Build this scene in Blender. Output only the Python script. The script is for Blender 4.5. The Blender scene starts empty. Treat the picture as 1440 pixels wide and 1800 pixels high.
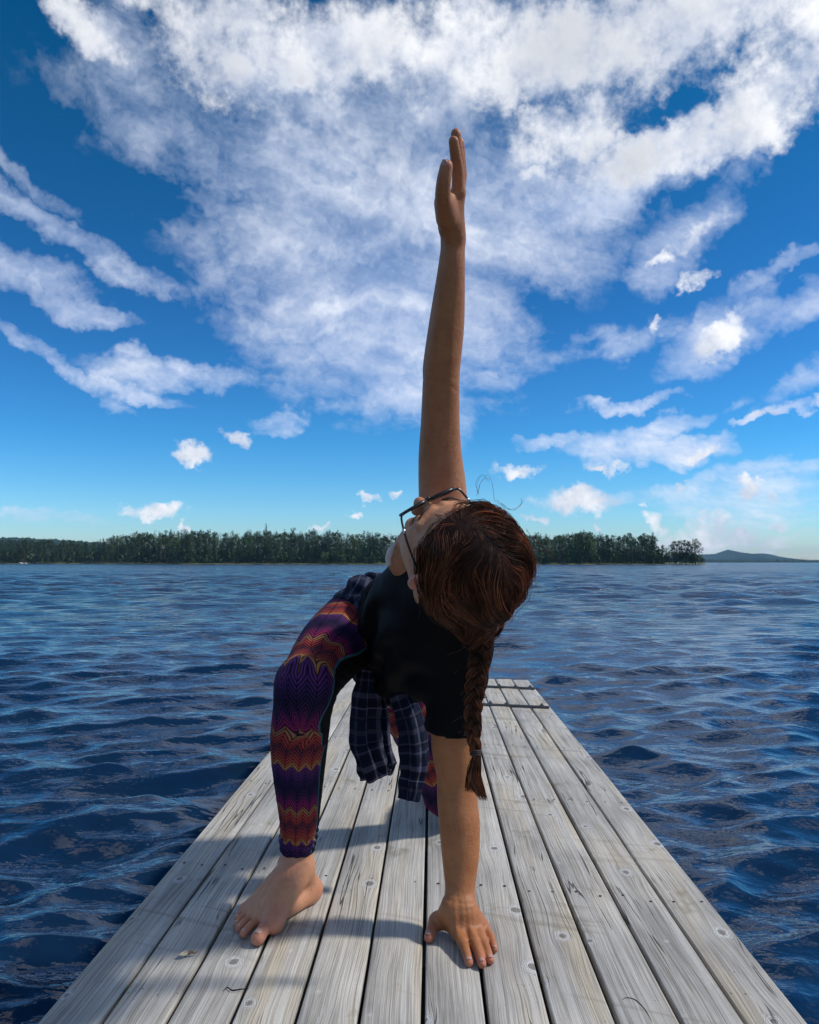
import bpy, math, random
import numpy as np
from math import radians, sin, cos, pi
from mathutils import Vector
rnd = random.Random(7)
rng = np.random.default_rng(7)
sc = bpy.context.scene
COL = sc.collection

# ---------------------------------------------------------------- camera
FPX, CX, CY, HOR, VPX = 1400.0, 720.0, 900.0, 988.0, 759.0     # photo is 1440 x 1800
CAMH = 0.71
WATER = -0.30
cam = bpy.data.cameras.new('camera')
cam.sensor_fit = 'HORIZONTAL'; cam.sensor_width = 36.0; cam.lens = 36.0*FPX/1440.0
cam.clip_start = 0.02; cam.clip_end = 20000
camo = bpy.data.objects.new('camera', cam); COL.objects.link(camo)
PITCH = math.atan((HOR-CY)/FPX); YAW = math.atan((VPX-CX)/FPX*cos(PITCH))
camo.location = (0, 0, CAMH)
camo.rotation_euler = (pi/2+PITCH, 0, YAW)
sc.camera = camo
_cp, _sp, _cy, _sy = cos(PITCH), sin(PITCH), cos(YAW), sin(YAW)
def ray(px, py):
    u, v = (px-CX)/FPX, (CY-py)/FPX
    f, z = _cp - v*_sp, _sp + v*_cp            # forward, up
    return np.array([u*_cy - f*_sy, u*_sy + f*_cy, z])
def W(px, py, Y):                              # the place seen at a pixel, Y metres out
    r = ray(px, py); return np.array([0, 0, CAMH]) + r*(Y/r[1])
def G(px, py, z=0.0):                          # the place seen at a pixel, at height z
    r = ray(px, py); return np.array([0, 0, CAMH]) + r*((z-CAMH)/r[2])

# ---------------------------------------------------------------- node helper
class N:
    def __init__(s, tree):
        s.t = tree; tree.nodes.clear()
    def n(s, typ, ins=None, **props):
        nd = s.t.nodes.new(typ)
        for k, v in props.items(): setattr(nd, k, v)
        for k, v in (ins or {}).items(): s.put(nd.inputs[k], v)
        return nd
    def put(s, sock, v):
        if isinstance(v, bpy.types.NodeSocket): s.t.links.new(v, sock)
        elif v is not None:
            if isinstance(v, (tuple, list)) and len(v) == 3 and sock.type == 'RGBA': v = (*v, 1)
            sock.default_value = v
    def m(s, op, a, b=None, c=None, clamp=False):
        nd = s.t.nodes.new('ShaderNodeMath'); nd.operation = op; nd.use_clamp = clamp
        for i, v in enumerate((a, b, c)):
            if v is not None: s.put(nd.inputs[i], v)
        return nd.outputs[0]
    def v(s, op, a, b=None, out=0, scale=None):
        nd = s.t.nodes.new('ShaderNodeVectorMath'); nd.operation = op
        s.put(nd.inputs[0], a)
        if b is not None: s.put(nd.inputs[1], b)
        if scale is not None: s.put(nd.inputs[3], scale)
        return nd.outputs[out]
    def mix(s, f, a, b, blend='MIX'):
        nd = s.t.nodes.new('ShaderNodeMix'); nd.data_type = 'RGBA'; nd.blend_type = blend
        s.put(nd.inputs[0], f); s.put(nd.inputs[6], a); s.put(nd.inputs[7], b)
        return nd.outputs[2]
    def rng(s, v, a, b, c=0.0, d=1.0, smooth=False):
        nd = s.t.nodes.new('ShaderNodeMapRange'); nd.interpolation_type = 'SMOOTHSTEP' if smooth else 'LINEAR'
        for i, x in enumerate((v, a, b, c, d)): s.put(nd.inputs[i], x)
        return nd.outputs[0]
    def ramp(s, f, stops, interp='LINEAR'):
        nd = s.t.nodes.new('ShaderNodeValToRGB'); cr = nd.color_ramp; cr.interpolation = interp
        while len(cr.elements) < len(stops): cr.elements.new(0.5)
        for e, (p, c) in zip(cr.elements, stops):
            e.position = p; e.color = (*c, 1) if len(c) == 3 else c
        s.put(nd.inputs[0], f); return nd.outputs[0]
    def noise(s, vec, scale, detail=3, rough=0.5, dist=0.0, out=0, dims='3D'):
        nd = s.n('ShaderNodeTexNoise', noise_dimensions=dims)
        s.put(nd.inputs['Vector'], vec); s.put(nd.inputs['Scale'], scale)
        s.put(nd.inputs['Detail'], detail); s.put(nd.inputs['Roughness'], rough); s.put(nd.inputs['Distortion'], dist)
        return nd.outputs[out]
    def sep(s, v):
        nd = s.n('ShaderNodeSeparateXYZ', {0: v}); return nd.outputs
    def com(s, x=0.0, y=0.0, z=0.0):
        return s.n('ShaderNodeCombineXYZ', {0: x, 1: y, 2: z}).outputs[0]
    def bump(s, h, dist, strength=1.0, nrm=None):
        nd = s.n('ShaderNodeBump', {'Strength': strength, 'Distance': dist, 'Height': h})
        if nrm is not None: s.put(nd.inputs['Normal'], nrm)
        return nd.outputs[0]

def mat(name):
    m = bpy.data.materials.new(name); m.use_nodes = True
    n = N(m.node_tree); o = n.n('ShaderNodeOutputMaterial')
    p = n.n('ShaderNodeBsdfPrincipled'); n.put(o.inputs['Surface'], p.outputs[0])
    return m, n, p, o
def simple(name, col, rough=0.6, metal=0.0, spec=0.5):
    m, n, p, o = mat(name)
    tc = n.n('ShaderNodeTexCoord').outputs['Object']
    k = n.noise(tc, 60, 3)
    n.put(p.inputs['Base Color'], n.mix(k, tuple(c*0.8 for c in col), tuple(min(1, c*1.2) for c in col)))
    p.inputs['Roughness'].default_value = rough; p.inputs['Metallic'].default_value = metal
    p.inputs['Specular IOR Level'].default_value = spec
    return m

# ---------------------------------------------------------------- world: sky with the clouds that hang in it
SUN_EL, SUN_AZ = radians(46), radians(88)       # azimuth from +Y (the view) towards +X
world = bpy.data.worlds.new('World'); sc.world = world; world.use_nodes = True
n = N(world.node_tree)
tc = n.n('ShaderNodeTexCoord').outputs['Generated']
D = n.v('NORMALIZE', tc)
dx, dy, dz = n.sep(D)
sky = n.n('ShaderNodeTexSky', sky_type='NISHITA', sun_disc=False, sun_elevation=SUN_EL, sun_rotation=SUN_AZ,
          air_density=1.0, dust_density=0.1, ozone_density=3.0, altitude=300)
sg = n.n('ShaderNodeGamma', {'Color': n.v('SCALE', sky.outputs[0], scale=0.10), 'Gamma': 1.35}).outputs[0]
skyc = n.n('ShaderNodeHueSaturation', {'Hue': 0.492, 'Saturation': 1.24, 'Value': 10.2, 'Color': sg}).outputs[0]
skyc = n.mix(1.0, skyc, n.ramp(n.rng(dz, 0.0, 0.5), [(0, (.95, 1.10, 1.40)), (.10, (.80, 1.12, 1.45)), (.3, (.62, 1.08, 1.35)), (.6, (.95, 1.0, 1.17)), (1, (1.5, 1.08, 1.05))]), 'MULTIPLY')
az = n.m('ARCTAN2', dx, dy)
el = n.m('ARCSINE', dz)
zz = n.m('ADD', n.m('ABSOLUTE', dz), 0.22)
lay = n.com(n.m('DIVIDE', dx, zz), n.m('DIVIDE', dy, zz), 0.0)     # flat cloud layer seen in perspective
ae = n.com(az, el, 0.0)
# ragged edges: shift the lookup by noise
w1 = n.v('SUBTRACT', n.noise(D, 5.0, 5, 0.6, out=1), (0.5, 0.5, 0.5))
w2 = n.v('SUBTRACT', n.noise(D, 24.0, 4, 0.6, out=1), (0.5, 0.5, 0.5))
aeC = n.v('ADD', ae, n.v('ADD', n.v('SCALE', w1, scale=0.085), n.v('SCALE', w2, scale=0.05)))
w3 = n.v('SUBTRACT', n.noise(D, 70.0, 3, 0.6, out=1), (0.5, 0.5, 0.5))
aeP = n.v('ADD', ae, n.v('ADD', n.v('ADD', n.v('SCALE', w1, scale=0.06), n.v('SCALE', w2, scale=0.05)), n.v('SCALE', w3, scale=0.018)))
def px_ae(px, py):
    r = ray(px, py); r = r/np.linalg.norm(r); return math.atan2(r[0], r[1]), math.asin(r[2])
ONEZ = (0.0, 0.0, 1.0)
def blobs(field, lst, soft=0.0):
    """union of soft ellipses on the sky: azimuth, elevation, as dot products against (az, el, 1)"""
    f1 = n.v('ADD', field, ONEZ); acc = None; f = f1
    for i, (px, py, rx, ry, ang, wgt) in enumerate(lst):
        a, e = px_ae(px, py); s_ = abs(px_ae(px+10, py)[0]-a)/10; t_ = abs(px_ae(px, py-10)[1]-e)/10
        if i % 8 == 0 and acc is not None: f = n.v('ADD', f1, n.com(0.0, 0.0, n.m('MULTIPLY', acc, 1e-7)))   # chains the nodes
        c, q = cos(radians(ang)), sin(radians(ang)); RX, RY = rx*s_, ry*t_
        u = n.v('DOT_PRODUCT', f, (c/RX, q/RX, -(c*a+q*e)/RX), out=1)
        w = n.v('DOT_PRODUCT', f, (-q/RY, c/RY, -(c*e-q*a)/RY), out=1)
        L2 = n.m('MULTIPLY_ADD', u, u, n.m('MULTIPLY', w, w))
        r = n.m('MULTIPLY_ADD', L2, -wgt/2.3, wgt*1.12)
        acc = r if acc is None else n.m('MAXIMUM', acc, r)
    return n.m('MAXIMUM', n.m('MINIMUM', acc, 1.05), 0.0)
cirrus = blobs(aeC, [(560, 330, 210, 130, -25, .68), (680, 560, 210, 150, -8, .76), (850, 380, 240, 150, 10, .66), (620, 430, 240, 160, 0, .66), (500, 170, 260, 110, 0, .58),
          (1060, 340, 270, 50, 18, .80), (700, 700, 80, 28, -15, .8), (620, 200, 380, 120, 0, .54), (240, 150, 130, 80, -60, .55),
          (95, 400, 200, 24, -24, .66), (30, 465, 110, 38, -14, .64), (130, 535, 100, 22, -12, .60), (50, 615, 170, 14, -26, .50),
          (300, 655, 125, 24, -4, .68), (230, 680, 90, 14, -12, .8), (60, 320, 90, 20, -30, .4), (1330, 500, 170, 14, 22, .45),
          (1420, 540, 110, 30, 22, .5), (1110, 692, 70, 12, 2, .85), (980, 765, 50, 12, 0, .7), (1095, 775, 80, 24, 4, .85),
          (1210, 782, 70, 24, -10, .9), (1350, 738, 60, 9, 8, .85), (1160, 735, 110, 14, 8, .55), (1230, 850, 260, 16, 4, .50),
          (60, 915, 110, 14, 0, .5), (486, 742, 40, 18, 0, .6), (1385, 690, 60, 26, 30, .5), (1060, 600, 200, 20, 10, .3),
          (1330, 880, 150, 40, 0, .5), (1270, 575, 90, 44, 30, .62), (1225, 385, 110, 44, 35, .6), (1170, 460, 60, 40, 30, .55), (900, 300, 120, 60, 0, .5), (350, 250, 160, 60, -40, .5)])
cum = blobs(aeP, [(150, 35, 80, 46, -20, 1), (370, 60, 110, 90, -30, .95), (620, 70, 240, 95, 0, 1), (900, 80, 290, 110, 0, 1), (1180, 50, 330, 75, 0, 1.05),
          (1030, 215, 130, 60, 10, .95), (1200, 250, 200, 55, 10, 1), (1370, 180, 150, 80, 15, 1), (1060, 110, 300, 70, -3, .9), (1400, 60, 120, 90, 0, .95), (500, 30, 300, 60, 0, .9), (960, 300, 40, 14, 0, .8),
          (1235, 400, 60, 20, 35, .75), (1165, 455, 28, 16, 0, .85), (1220, 488, 28, 16, 20, .85), (1160, 565, 22, 8, 50, .7),
          (1262, 596, 46, 22, 25, .95), (1300, 552, 22, 24, 40, .7), (340, 792, 32, 16, 0, 1), (416, 768, 26, 15, -20, 1),
          (266, 888, 50, 15, 3, 1), (318, 918, 11, 7, 0, .9), (652, 881, 18, 8, 0, .9), (638, 907, 14, 6, 0, .8), (705, 873, 22, 8, 0, .9),
          (912, 818, 42, 12, 0, .85), (1012, 878, 66, 22, 0, 1), (930, 908, 22, 8, 0, .9), (1052, 920, 14, 8, 0, .9), (1132, 885, 8, 6, 0, .8),
          (1195, 846, 10, 8, 0, .75), (1318, 868, 28, 18, 0, .95), (1062, 815, 30, 9, 0, .8), (1235, 922, 44, 18, 0, 1), (1255, 945, 90, 26, 0, 1), (1330, 955, 90, 16, 0, .9), (1170, 950, 40, 16, 0, .85),
          (1148, 925, 14, 22, 0, .9), (1375, 926, 30, 10, 0, .85), (1436, 716, 18, 20, 30, .9), (1422, 948, 36, 8, 0, .75), (1236, 796, 30, 10, 0, .85),
          (570, 936, 18, 7, 0, .7), (1364, 888, 14, 10, 0, .8), (1342, 742, 38, 8, 5, .8), (1020, 948, 20, 8, 0, .6), (1200, 960, 60, 10, 0, .7)])
# unseen sky above the frame and behind: cloud cover shaped for ambient light
gate = n.m('MAXIMUM', n.rng(el, 0.58, 0.68, 0, 1, True), n.rng(n.m('ABSOLUTE', az), 0.54, 0.75, 0, 1, True))
far_n = n.noise(lay, 0.9, 5, 0.55)
cirrus = n.m('MAXIMUM', cirrus, n.m('MULTIPLY', gate, n.rng(far_n, 0.44, 0.66, 0, 0.75, True)))
cum = n.m('MAXIMUM', cum, n.m('MULTIPLY', gate, n.rng(n.noise(lay, 1.6, 5, 0.5), 0.49, 0.60, 0, 0.95, True)))
# fibres and puffs
fib = n.noise(n.v('MULTIPLY', n.v('ADD', lay, n.v('SCALE', w1, scale=0.8)), (1.0, 1.6, 1.0)), 3.4, 6, 0.56)
fib2 = n.noise(n.v('ADD', n.com(n.m('MULTIPLY_ADD', az, 3.6, n.m('MULTIPLY', el, 1.6)), n.m('MULTIPLY_ADD', el, 13.0, n.m('MULTIPLY', az, 6.5)), 0.0), n.v('SCALE', w1, scale=3.5)), 1.0, 5, 0.6)
fib = n.m('MULTIPLY_ADD', fib, 0.52, n.m('MULTIPLY', fib2, 0.48))
fine = n.noise(D, 34.0, 4, 0.62)
puff = n.noise(D, 13.0, 5, 0.60); micro = n.noise(D, 95.0, 3, 0.6)
cd = n.m('SUBTRACT', n.m('ADD', n.m('MULTIPLY', cirrus, 1.0), n.m('ADD', n.m('MULTIPLY', fib, 2.2), n.m('MULTIPLY', fine, 0.26))), 1.52)
cden = n.m('MULTIPLY', n.m('MULTIPLY', n.rng(cd, -0.16, 0.86, 0, 1, False), 0.93), n.rng(cirrus, 0.0, 0.35, 0, 1, True))
pd = n.m('SUBTRACT', n.m('ADD', cum, n.m('ADD', n.m('MULTIPLY', puff, 1.25), n.m('MULTIPLY_ADD', fine, 0.75, n.m('MULTIPLY', micro, 0.42)))), 1.84)
pden = n.m('MULTIPLY', n.rng(pd, -0.20, 0.56, 0, 1, True), n.rng(cum, 0.02, 0.25, 0, 1, True))
# light and shade inside the puffs: thicker parts and undersides are greyer
Dl = n.v('ADD', D, (0.010, -0.004, 0.022))
puff2 = n.noise(Dl, 13.0, 4, 0.60)
rel = n.rng(n.m('SUBTRACT', puff, puff2), -0.10, 0.12, 0.0, 1.0)
big = n.noise(D, 6.5, 3, 0.5)
thick = n.m('MULTIPLY', n.rng(n.m('MULTIPLY', pd, n.rng(el, .34, .48)), 0.12, 0.5, 0, 1, True), n.rng(big, 0.40, 0.66, 0.1, 1.0, True))
CLW = (8.9, 9.0, 9.3)
pcol = n.mix(rel, (5.8, 6.3, 7.4), CLW)
pcol = n.mix(n.m('MULTIPLY', thick, 0.75), pcol, (4.8, 5.1, 5.7))
ccol = n.mix(n.rng(fib, 0.40, 0.66), (5.2, 6.2, 8.4), (8.2, 8.6, 9.5))
c1 = n.mix(cden, skyc, ccol)
c2 = n.mix(pden, c1, pcol)
bg = n.n('ShaderNodeBackground', {'Color': c2, 'Strength': 0.10})
n.put(n.n('ShaderNodeOutputWorld').inputs['Surface'], bg.outputs[0])
world.cycles.sampling_method = 'MANUAL'; world.cycles.sample_map_resolution = 512

sun = bpy.data.lights.new('sun', 'SUN'); sun.energy = 2.8; sun.angle = radians(5.0); sun.color = (1.0, 0.95, 0.87)
suno = bpy.data.objects.new('sun', sun); COL.objects.link(suno)
sdir = Vector((sin(SUN_AZ)*cos(SUN_EL), cos(SUN_AZ)*cos(SUN_EL), sin(SUN_EL)))
suno.rotation_euler = sdir.to_track_quat('Z', 'Y').to_euler(); suno.location = (5, 10, 15)
sc.view_settings.view_transform = 'Standard'; sc.view_settings.look = 'None'
sc.view_settings.exposure = 0.22; sc.view_settings.gamma = 1.0; sc.view_settings.use_curve_mapping = False
sc.cycles.max_bounces = 6; sc.cycles.diffuse_bounces = 3; sc.cycles.glossy_bounces = 3
sc.cycles.transparent_max_bounces = 6; sc.cycles.volume_bounces = 0
sc.cycles.sample_clamp_indirect = 4.0; sc.cycles.caustics_reflective = False; sc.cycles.caustics_refractive = False

# ---------------------------------------------------------------- object helpers
def link(o, parent=None):
    COL.objects.link(o)
    if parent is not None: o.parent = parent
    return o
def tag(o, label=None, cat=None, group=None, kind=None):
    if label: o['label'] = label
    if cat: o['category'] = cat
    if group: o['group'] = group
    if kind: o['kind'] = kind
    return o
def empty(name, loc, rz=0):
    o = bpy.data.objects.new(name, None); o.location = loc; o.rotation_euler.z = rz
    o.empty_display_size = 0.1
    return link(o)
def mesh(name, V, F, m=None, smooth=True, parent=None, uv=None, attrs=None, mats=None, midx=None, add=True):
    V = np.asarray(V, dtype=np.float64)
    me = bpy.data.meshes.new(name)
    if isinstance(F, np.ndarray):
        nf, k = F.shape
        me.vertices.add(len(V)); me.vertices.foreach_set('co', V.astype(np.float32).ravel())
        me.loops.add(nf*k); me.loops.foreach_set('vertex_index', F.astype(np.int32).ravel())
        me.polygons.add(nf); me.polygons.foreach_set('loop_start', np.arange(0, nf*k, k, dtype=np.int32))
        me.polygons.foreach_set('loop_total', np.full(nf, k, dtype=np.int32))
        me.update(calc_edges=True)
    else:
        me.from_pydata([tuple(v) for v in V], [], F); me.update()
    me.polygons.foreach_set('use_smooth', np.full(len(me.polygons), smooth))
    for a in (mats or ([m] if m else [])): me.materials.append(a)
    if midx is not None: me.polygons.foreach_set('material_index', np.asarray(midx, dtype=np.int32))
    if uv is not None:                        # per-vertex uv
        at = me.attributes.new('pos2', 'FLOAT_VECTOR', 'POINT')
        u3 = np.zeros((len(V), 3), np.float32); u3[:, :np.asarray(uv).shape[1]] = uv
        at.data.foreach_set('vector', u3.ravel())
    for k, v in (attrs or {}).items():
        at = me.attributes.new(k, 'FLOAT', 'POINT'); at.data.foreach_set('value', np.asarray(v, dtype=np.float32))
    me.validate()
    if not add: return me
    o = bpy.data.objects.new(name, me)
    return link(o, parent)
class MB:
    """collects shapes into one mesh"""
    def __init__(s): s.V = []; s.F = []; s.M = []
    def add(s, V, F, mi=0):
        k = len(s.V); s.V += [tuple(v) for v in V]; s.F += [tuple(i+k for i in f) for f in F]; s.M += [mi]*len(F)
    def box(s, c, h, R=None, mi=0):
        P = [np.array([x*h[0], y*h[1], z*h[2]]) for x in (-1, 1) for y in (-1, 1) for z in (-1, 1)]
        if R is not None: P = [R @ p for p in P]
        s.add([p+np.array(c) for p in P], [(0, 1, 3, 2), (4, 6, 7, 5), (0, 4, 5, 1), (2, 3, 7, 6), (0, 2, 6, 4), (1, 5, 7, 3)], mi)
    def tube(s, P, R, k=8, mi=0, caps=True, flat=None):
        V, F = tube(P, R, k, caps, flat); s.add(V, F, mi)
    def build(s, name, m=None, parent=None, smooth=True, mats=None, **kw):
        return mesh(name, s.V, s.F, m, smooth, parent, mats=mats, midx=s.M if mats else None, **kw)
def nrmz(v): v = np.asarray(v, float); return v/(np.linalg.norm(v)+1e-12)
def frames(P, up=None):
    P = np.asarray(P, float); T = np.gradient(P, axis=0); T /= np.linalg.norm(T, axis=1)[:, None]+1e-12
    u = np.array([0, 0, 1.0]) if up is None else np.asarray(up, float)
    if abs(T[0] @ u) > 0.95: u = np.array([1.0, 0, 0])
    A = []
    a = nrmz(u - T[0]*(u @ T[0]))
    for t in T:
        a = nrmz(a - t*(a @ t)); A.append(a)
    A = np.array(A); return T, A, np.cross(T, A)
def tube(P, R, k=8, caps=True, flat=None, up=None):
    P = np.asarray(P, float); m_ = len(P); R = np.broadcast_to(np.asarray(R, float), (m_,))
    fl = np.ones(m_) if flat is None else np.broadcast_to(np.asarray(flat, float), (m_,))
    T, A, B = frames(P, up)
    th = np.arange(k)*2*pi/k
    V = P[:, None] + R[:, None, None]*(A[:, None]*np.cos(th)[None, :, None] + B[:, None]*(np.sin(th)[None, :, None]*fl[:, None, None]))
    V = V.reshape(-1, 3)
    F = []
    for i in range(m_-1):
        for j in range(k):
            a, b = i*k+j, i*k+(j+1) % k
            F.append((a, b, b+k, a+k))
    if caps: F.append(tuple(range(k))[::-1]); F.append(tuple(range((m_-1)*k, m_*k)))
    return V, F
def spline(P, m_=24):
    """Catmull-Rom through the points"""
    P = np.asarray(P, float); Q = np.vstack([2*P[0]-P[1], P, 2*P[-1]-P[-2]])
    out = []
    for t in np.linspace(0, len(P)-1-1e-9, m_):
        i = int(t); f = t-i; a, b, c, d = Q[i], Q[i+1], Q[i+2], Q[i+3]
        out.append(0.5*((2*b)+(-a+c)*f+(2*a-5*b+4*c-d)*f*f+(-a+3*b-3*c+d)*f**3))
    return np.array(out)
# ---------------------------------------------------------------- weathered jetty
def wood_mat():
    m, n, p, o = mat('weathered_wood')
    at = n.n('ShaderNodeAttribute', attribute_name='pos2').outputs['Vector']     # across, along, plank number (metres)
    x, y, k = n.sep(at)
    seed = n.m('MULTIPLY', k, 7.31)
    # knots: roughly one per 0.3 m of plank
    kv = n.com(n.m('ADD', n.m('DIVIDE', x, 0.14), n.m('MULTIPLY', k, 13.0)), n.m('ADD', n.m('DIVIDE', y, 0.27), n.m('MULTIPLY', k, 5.37)), 0.0)
    vo = n.n('ShaderNodeTexVoronoi', {'Vector': kv, 'Scale': 1.0, 'Randomness': 0.85}, voronoi_dimensions='2D', feature='F1')
    off = n.v('SUBTRACT', kv, vo.outputs['Position'])
    ox, oy, _ = n.sep(off)
    ox = n.m('MULTIPLY', ox, 0.14); oy = n.m('MULTIPLY', oy, 0.27)
    wob = n.m('MULTIPLY', n.m('SUBTRACT', n.noise(n.com(x, y, seed), 45, 3, 0.6), 0.5), 0.012)
    cr, cg, cb = n.n('ShaderNodeSeparateColor', {0: vo.outputs['Color']}).outputs[:3]
    kr = n.rng(cr, 0.0, 1.0, 0.0025, 0.0105)
    kr = n.m('MULTIPLY', kr, n.m('GREATER_THAN', cg, 0.42))
    r = n.m('ADD', n.m('SQRT', n.m('ADD', n.m('MULTIPLY', ox, ox), n.m('MULTIPLY', n.m('MULTIPLY', oy, 0.72), n.m('MULTIPLY', oy, 0.72)))), wob)
    # grain lines bulge round each knot
    r2 = n.m('DIVIDE', n.m('ADD', n.m('MULTIPLY', ox, ox), n.m('MULTIPLY', n.m('MULTIPLY', oy, oy), 0.14)), n.m('ADD', n.m('MULTIPLY', n.m('MULTIPLY', kr, kr), 9.0), 1e-5))
    near = n.m('POWER', 2.718, n.m('MULTIPLY', r2, -1.0))
    gx = n.m('SUBTRACT', x, n.m('MULTIPLY', n.m('MULTIPLY', ox, near), 0.62))
    gx = n.m('ADD', gx, n.m('MULTIPLY', n.m('SUBTRACT', n.noise(n.com(n.m('MULTIPLY', x, 0.5), n.m('MULTIPLY', y, 1.0), seed), 3.0, 2), 0.5), 0.014))
    g1 = n.noise(n.com(n.m('MULTIPLY', gx, 400), n.m('MULTIPLY', y, 2.6), seed), 1.0, 4, 0.65)
    g2 = n.noise(n.com(n.m('MULTIPLY', gx, 620), n.m('MULTIPLY', y, 9.0), seed), 1.0, 2, 0.6)
    g3 = n.noise(n.com(n.m('MULTIPLY', gx, 75), n.m('MULTIPLY', y, 1.6), seed), 1.0, 3, 0.55)
    ringn = n.m('SINE', n.m('ADD', n.m('MULTIPLY', r, 1500), n.m('MULTIPLY', wob, 900)))
    rmask = n.rng(n.m('SUBTRACT', r, n.m('MULTIPLY', kr, 2.1)), -0.001, 0.006, 1.0, 0.0, True)
    has = n.m('GREATER_THAN', kr, 0.001)
    rmask = n.m('MULTIPLY', rmask, has)
    core = n.m('MULTIPLY', n.rng(n.m('SUBTRACT', r, kr), -0.0022, 0.0004, 1.0, 0.0, True), has)
    halo = n.m('MULTIPLY', n.rng(n.m('SUBTRACT', r, n.m('MULTIPLY', kr, 1.7)), -0.003, 0.008, 1.0, 0.0, True), n.m('SUBTRACT', 1.0, core))
    pn = n.noise(n.com(n.m('MULTIPLY', k, 3.7), 0.0, 0.0), 1.0, 0)
    # colours: silver grey, some straw, some blue-grey, broad weathering
    base = n.mix(n.rng(n.noise(n.com(n.m('MULTIPLY', x, 8), n.m('MULTIPLY', y, 2.2), seed), 1.0, 4, 0.6), 0.35, 0.68), (0.36, 0.342, 0.315), (0.66, 0.625, 0.56))
    straw = n.rng(n.noise(n.com(n.m('MULTIPLY', x, 14), n.m('MULTIPLY', y, 1.4), n.m('ADD', seed, 40)), 1.0, 4, 0.6), 0.47, 0.68, 0.0, 0.8, True)
    base = n.mix(straw, base, (0.60, 0.52, 0.39))
    col = n.mix(n.rng(g1, 0.38, 0.56), n.mix(1.0, base, (0.58, 0.57, 0.56), 'MULTIPLY'), base)
    col = n.mix(n.m('MULTIPLY', n.rng(g2, 0.55, 0.35), 0.42), col, n.mix(1.0, col, (0.50, 0.48, 0.46), 'MULTIPLY'))
    col = n.mix(n.m('MULTIPLY', n.rng(g3, 0.50, 0.68), 0.38), col, (0.64, 0.63, 0.60))
    col = n.mix(n.m('MULTIPLY', halo, 0.55), col, (0.68, 0.68, 0.67))
    col = n.mix(n.m('MULTIPLY', rmask, n.rng(ringn, -0.2, 1.0, 0.0, 0.5)), col, (0.17, 0.16, 0.155))
    col = n.mix(n.m('MULTIPLY', core, 0.8), col, n.mix(n.rng(ringn, -1, 1), (0.10, 0.09, 0.085), (0.24, 0.22, 0.20)))
    # drying cracks: thin broken dark lines along the grain
    cn = n.noise(n.com(n.m('MULTIPLY', gx, 34), n.m('MULTIPLY', y, 1.1), n.m('ADD', seed, 90)), 1.0, 2, 0.5)
    cl = n.m('ABSOLUTE', n.m('SUBTRACT', cn, 0.5))
    cg2 = n.rng(n.noise(n.com(n.m('MULTIPLY', x, 6), n.m('MULTIPLY', y, 2.0), n.m('ADD', seed, 20)), 1.0, 3, 0.6), 0.54, 0.60, 0, 1, True)
    crack = n.m('MULTIPLY', n.rng(cl, 0.0035, 0.012, 1.0, 0.0), cg2)
    col = n.mix(n.m('MULTIPLY', crack, 0.85), col, (0.05, 0.045, 0.04))
    # specks of dirt, algae and scuffs
    sp = n.noise(n.com(n.m('MULTIPLY', x, 1.0), n.m('MULTIPLY', y, 0.6), seed), 190, 2, 0.6)
    spg = n.rng(n.noise(n.com(x, y, n.m('ADD', seed, 8)), 7.0, 3, 0.6), 0.50, 0.66, 0, 1, True)
    col = n.mix(n.m('MULTIPLY', n.rng(sp, 0.66, 0.73, 0, 0.8), n.m('ADD', 0.2, spg)), col, (0.11, 0.10, 0.08))
    alg = n.rng(n.noise(n.com(x, n.m('MULTIPLY', y, 0.7), n.m('ADD', seed, 55)), 9.0, 4, 0.65), 0.60, 0.72, 0, 0.6, True)
    col = n.mix(alg, col, (0.20, 0.18, 0.11))
    wpos = n.n('ShaderNodeNewGeometry').outputs['Position']
    wx, wy, wz = n.sep(wpos)
    sc1 = n.noise(n.com(n.m('ADD', n.m('MULTIPLY', wx, 1.6), 0.0), n.m('MULTIPLY', n.m('ADD', wy, n.m('MULTIPLY', wx, 0.35)), 30), 3.0), 1.0, 3, 0.5)
    scg = n.rng(n.noise(n.com(wx, wy, 3.3), 2.2, 2), 0.42, 0.56, 0, 1, True)
    col = n.mix(n.m('MULTIPLY', n.rng(sc1, 0.58, 0.68, 0, 0.55), scg), col, (0.24, 0.21, 0.16))
    n.put(p.inputs['Base Color'], col)
    n.put(p.inputs['Roughness'], n.rng(g1, 0.3, 0.7, 0.85, 0.62))
    p.inputs['Specular IOR Level'].default_value = 0.35
    h = n.m('ADD', n.m('MULTIPLY', g1, 1.0), n.m('MULTIPLY', g2, 0.6))
    h = n.m('SUBTRACT', h, n.m('MULTIPLY', crack, 3.0))
    h = n.m('ADD', h, n.m('MULTIPLY', n.m('MULTIPLY', rmask, ringn), 0.25))
    n.put(p.inputs['Normal'], n.bump(h, 0.0011, 0.9))
    return m
WOOD = wood_mat()
DARKWOOD = simple('joist_wood', (0.16, 0.14, 0.12), 0.85)
STEEL = simple('dark_galvanised_steel', (0.13, 0.13, 0.14), 0.45, 0.7)
SCREW = simple('rusty_screw', (0.035, 0.03, 0.028), 0.6, 0.5)
XL, XR, NP = -0.6126, 0.5837, 12
SKEW = -0.17
YEND = G(932, 1195)[1] + 0.0
jetty = empty('jetty', (0, 0, 0))
tag(jetty, 'weathered grey plank jetty the barefoot woman stands on, running out over the lake', 'jetty')
pitchx = (XR-XL)/NP
pcs = []
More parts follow.
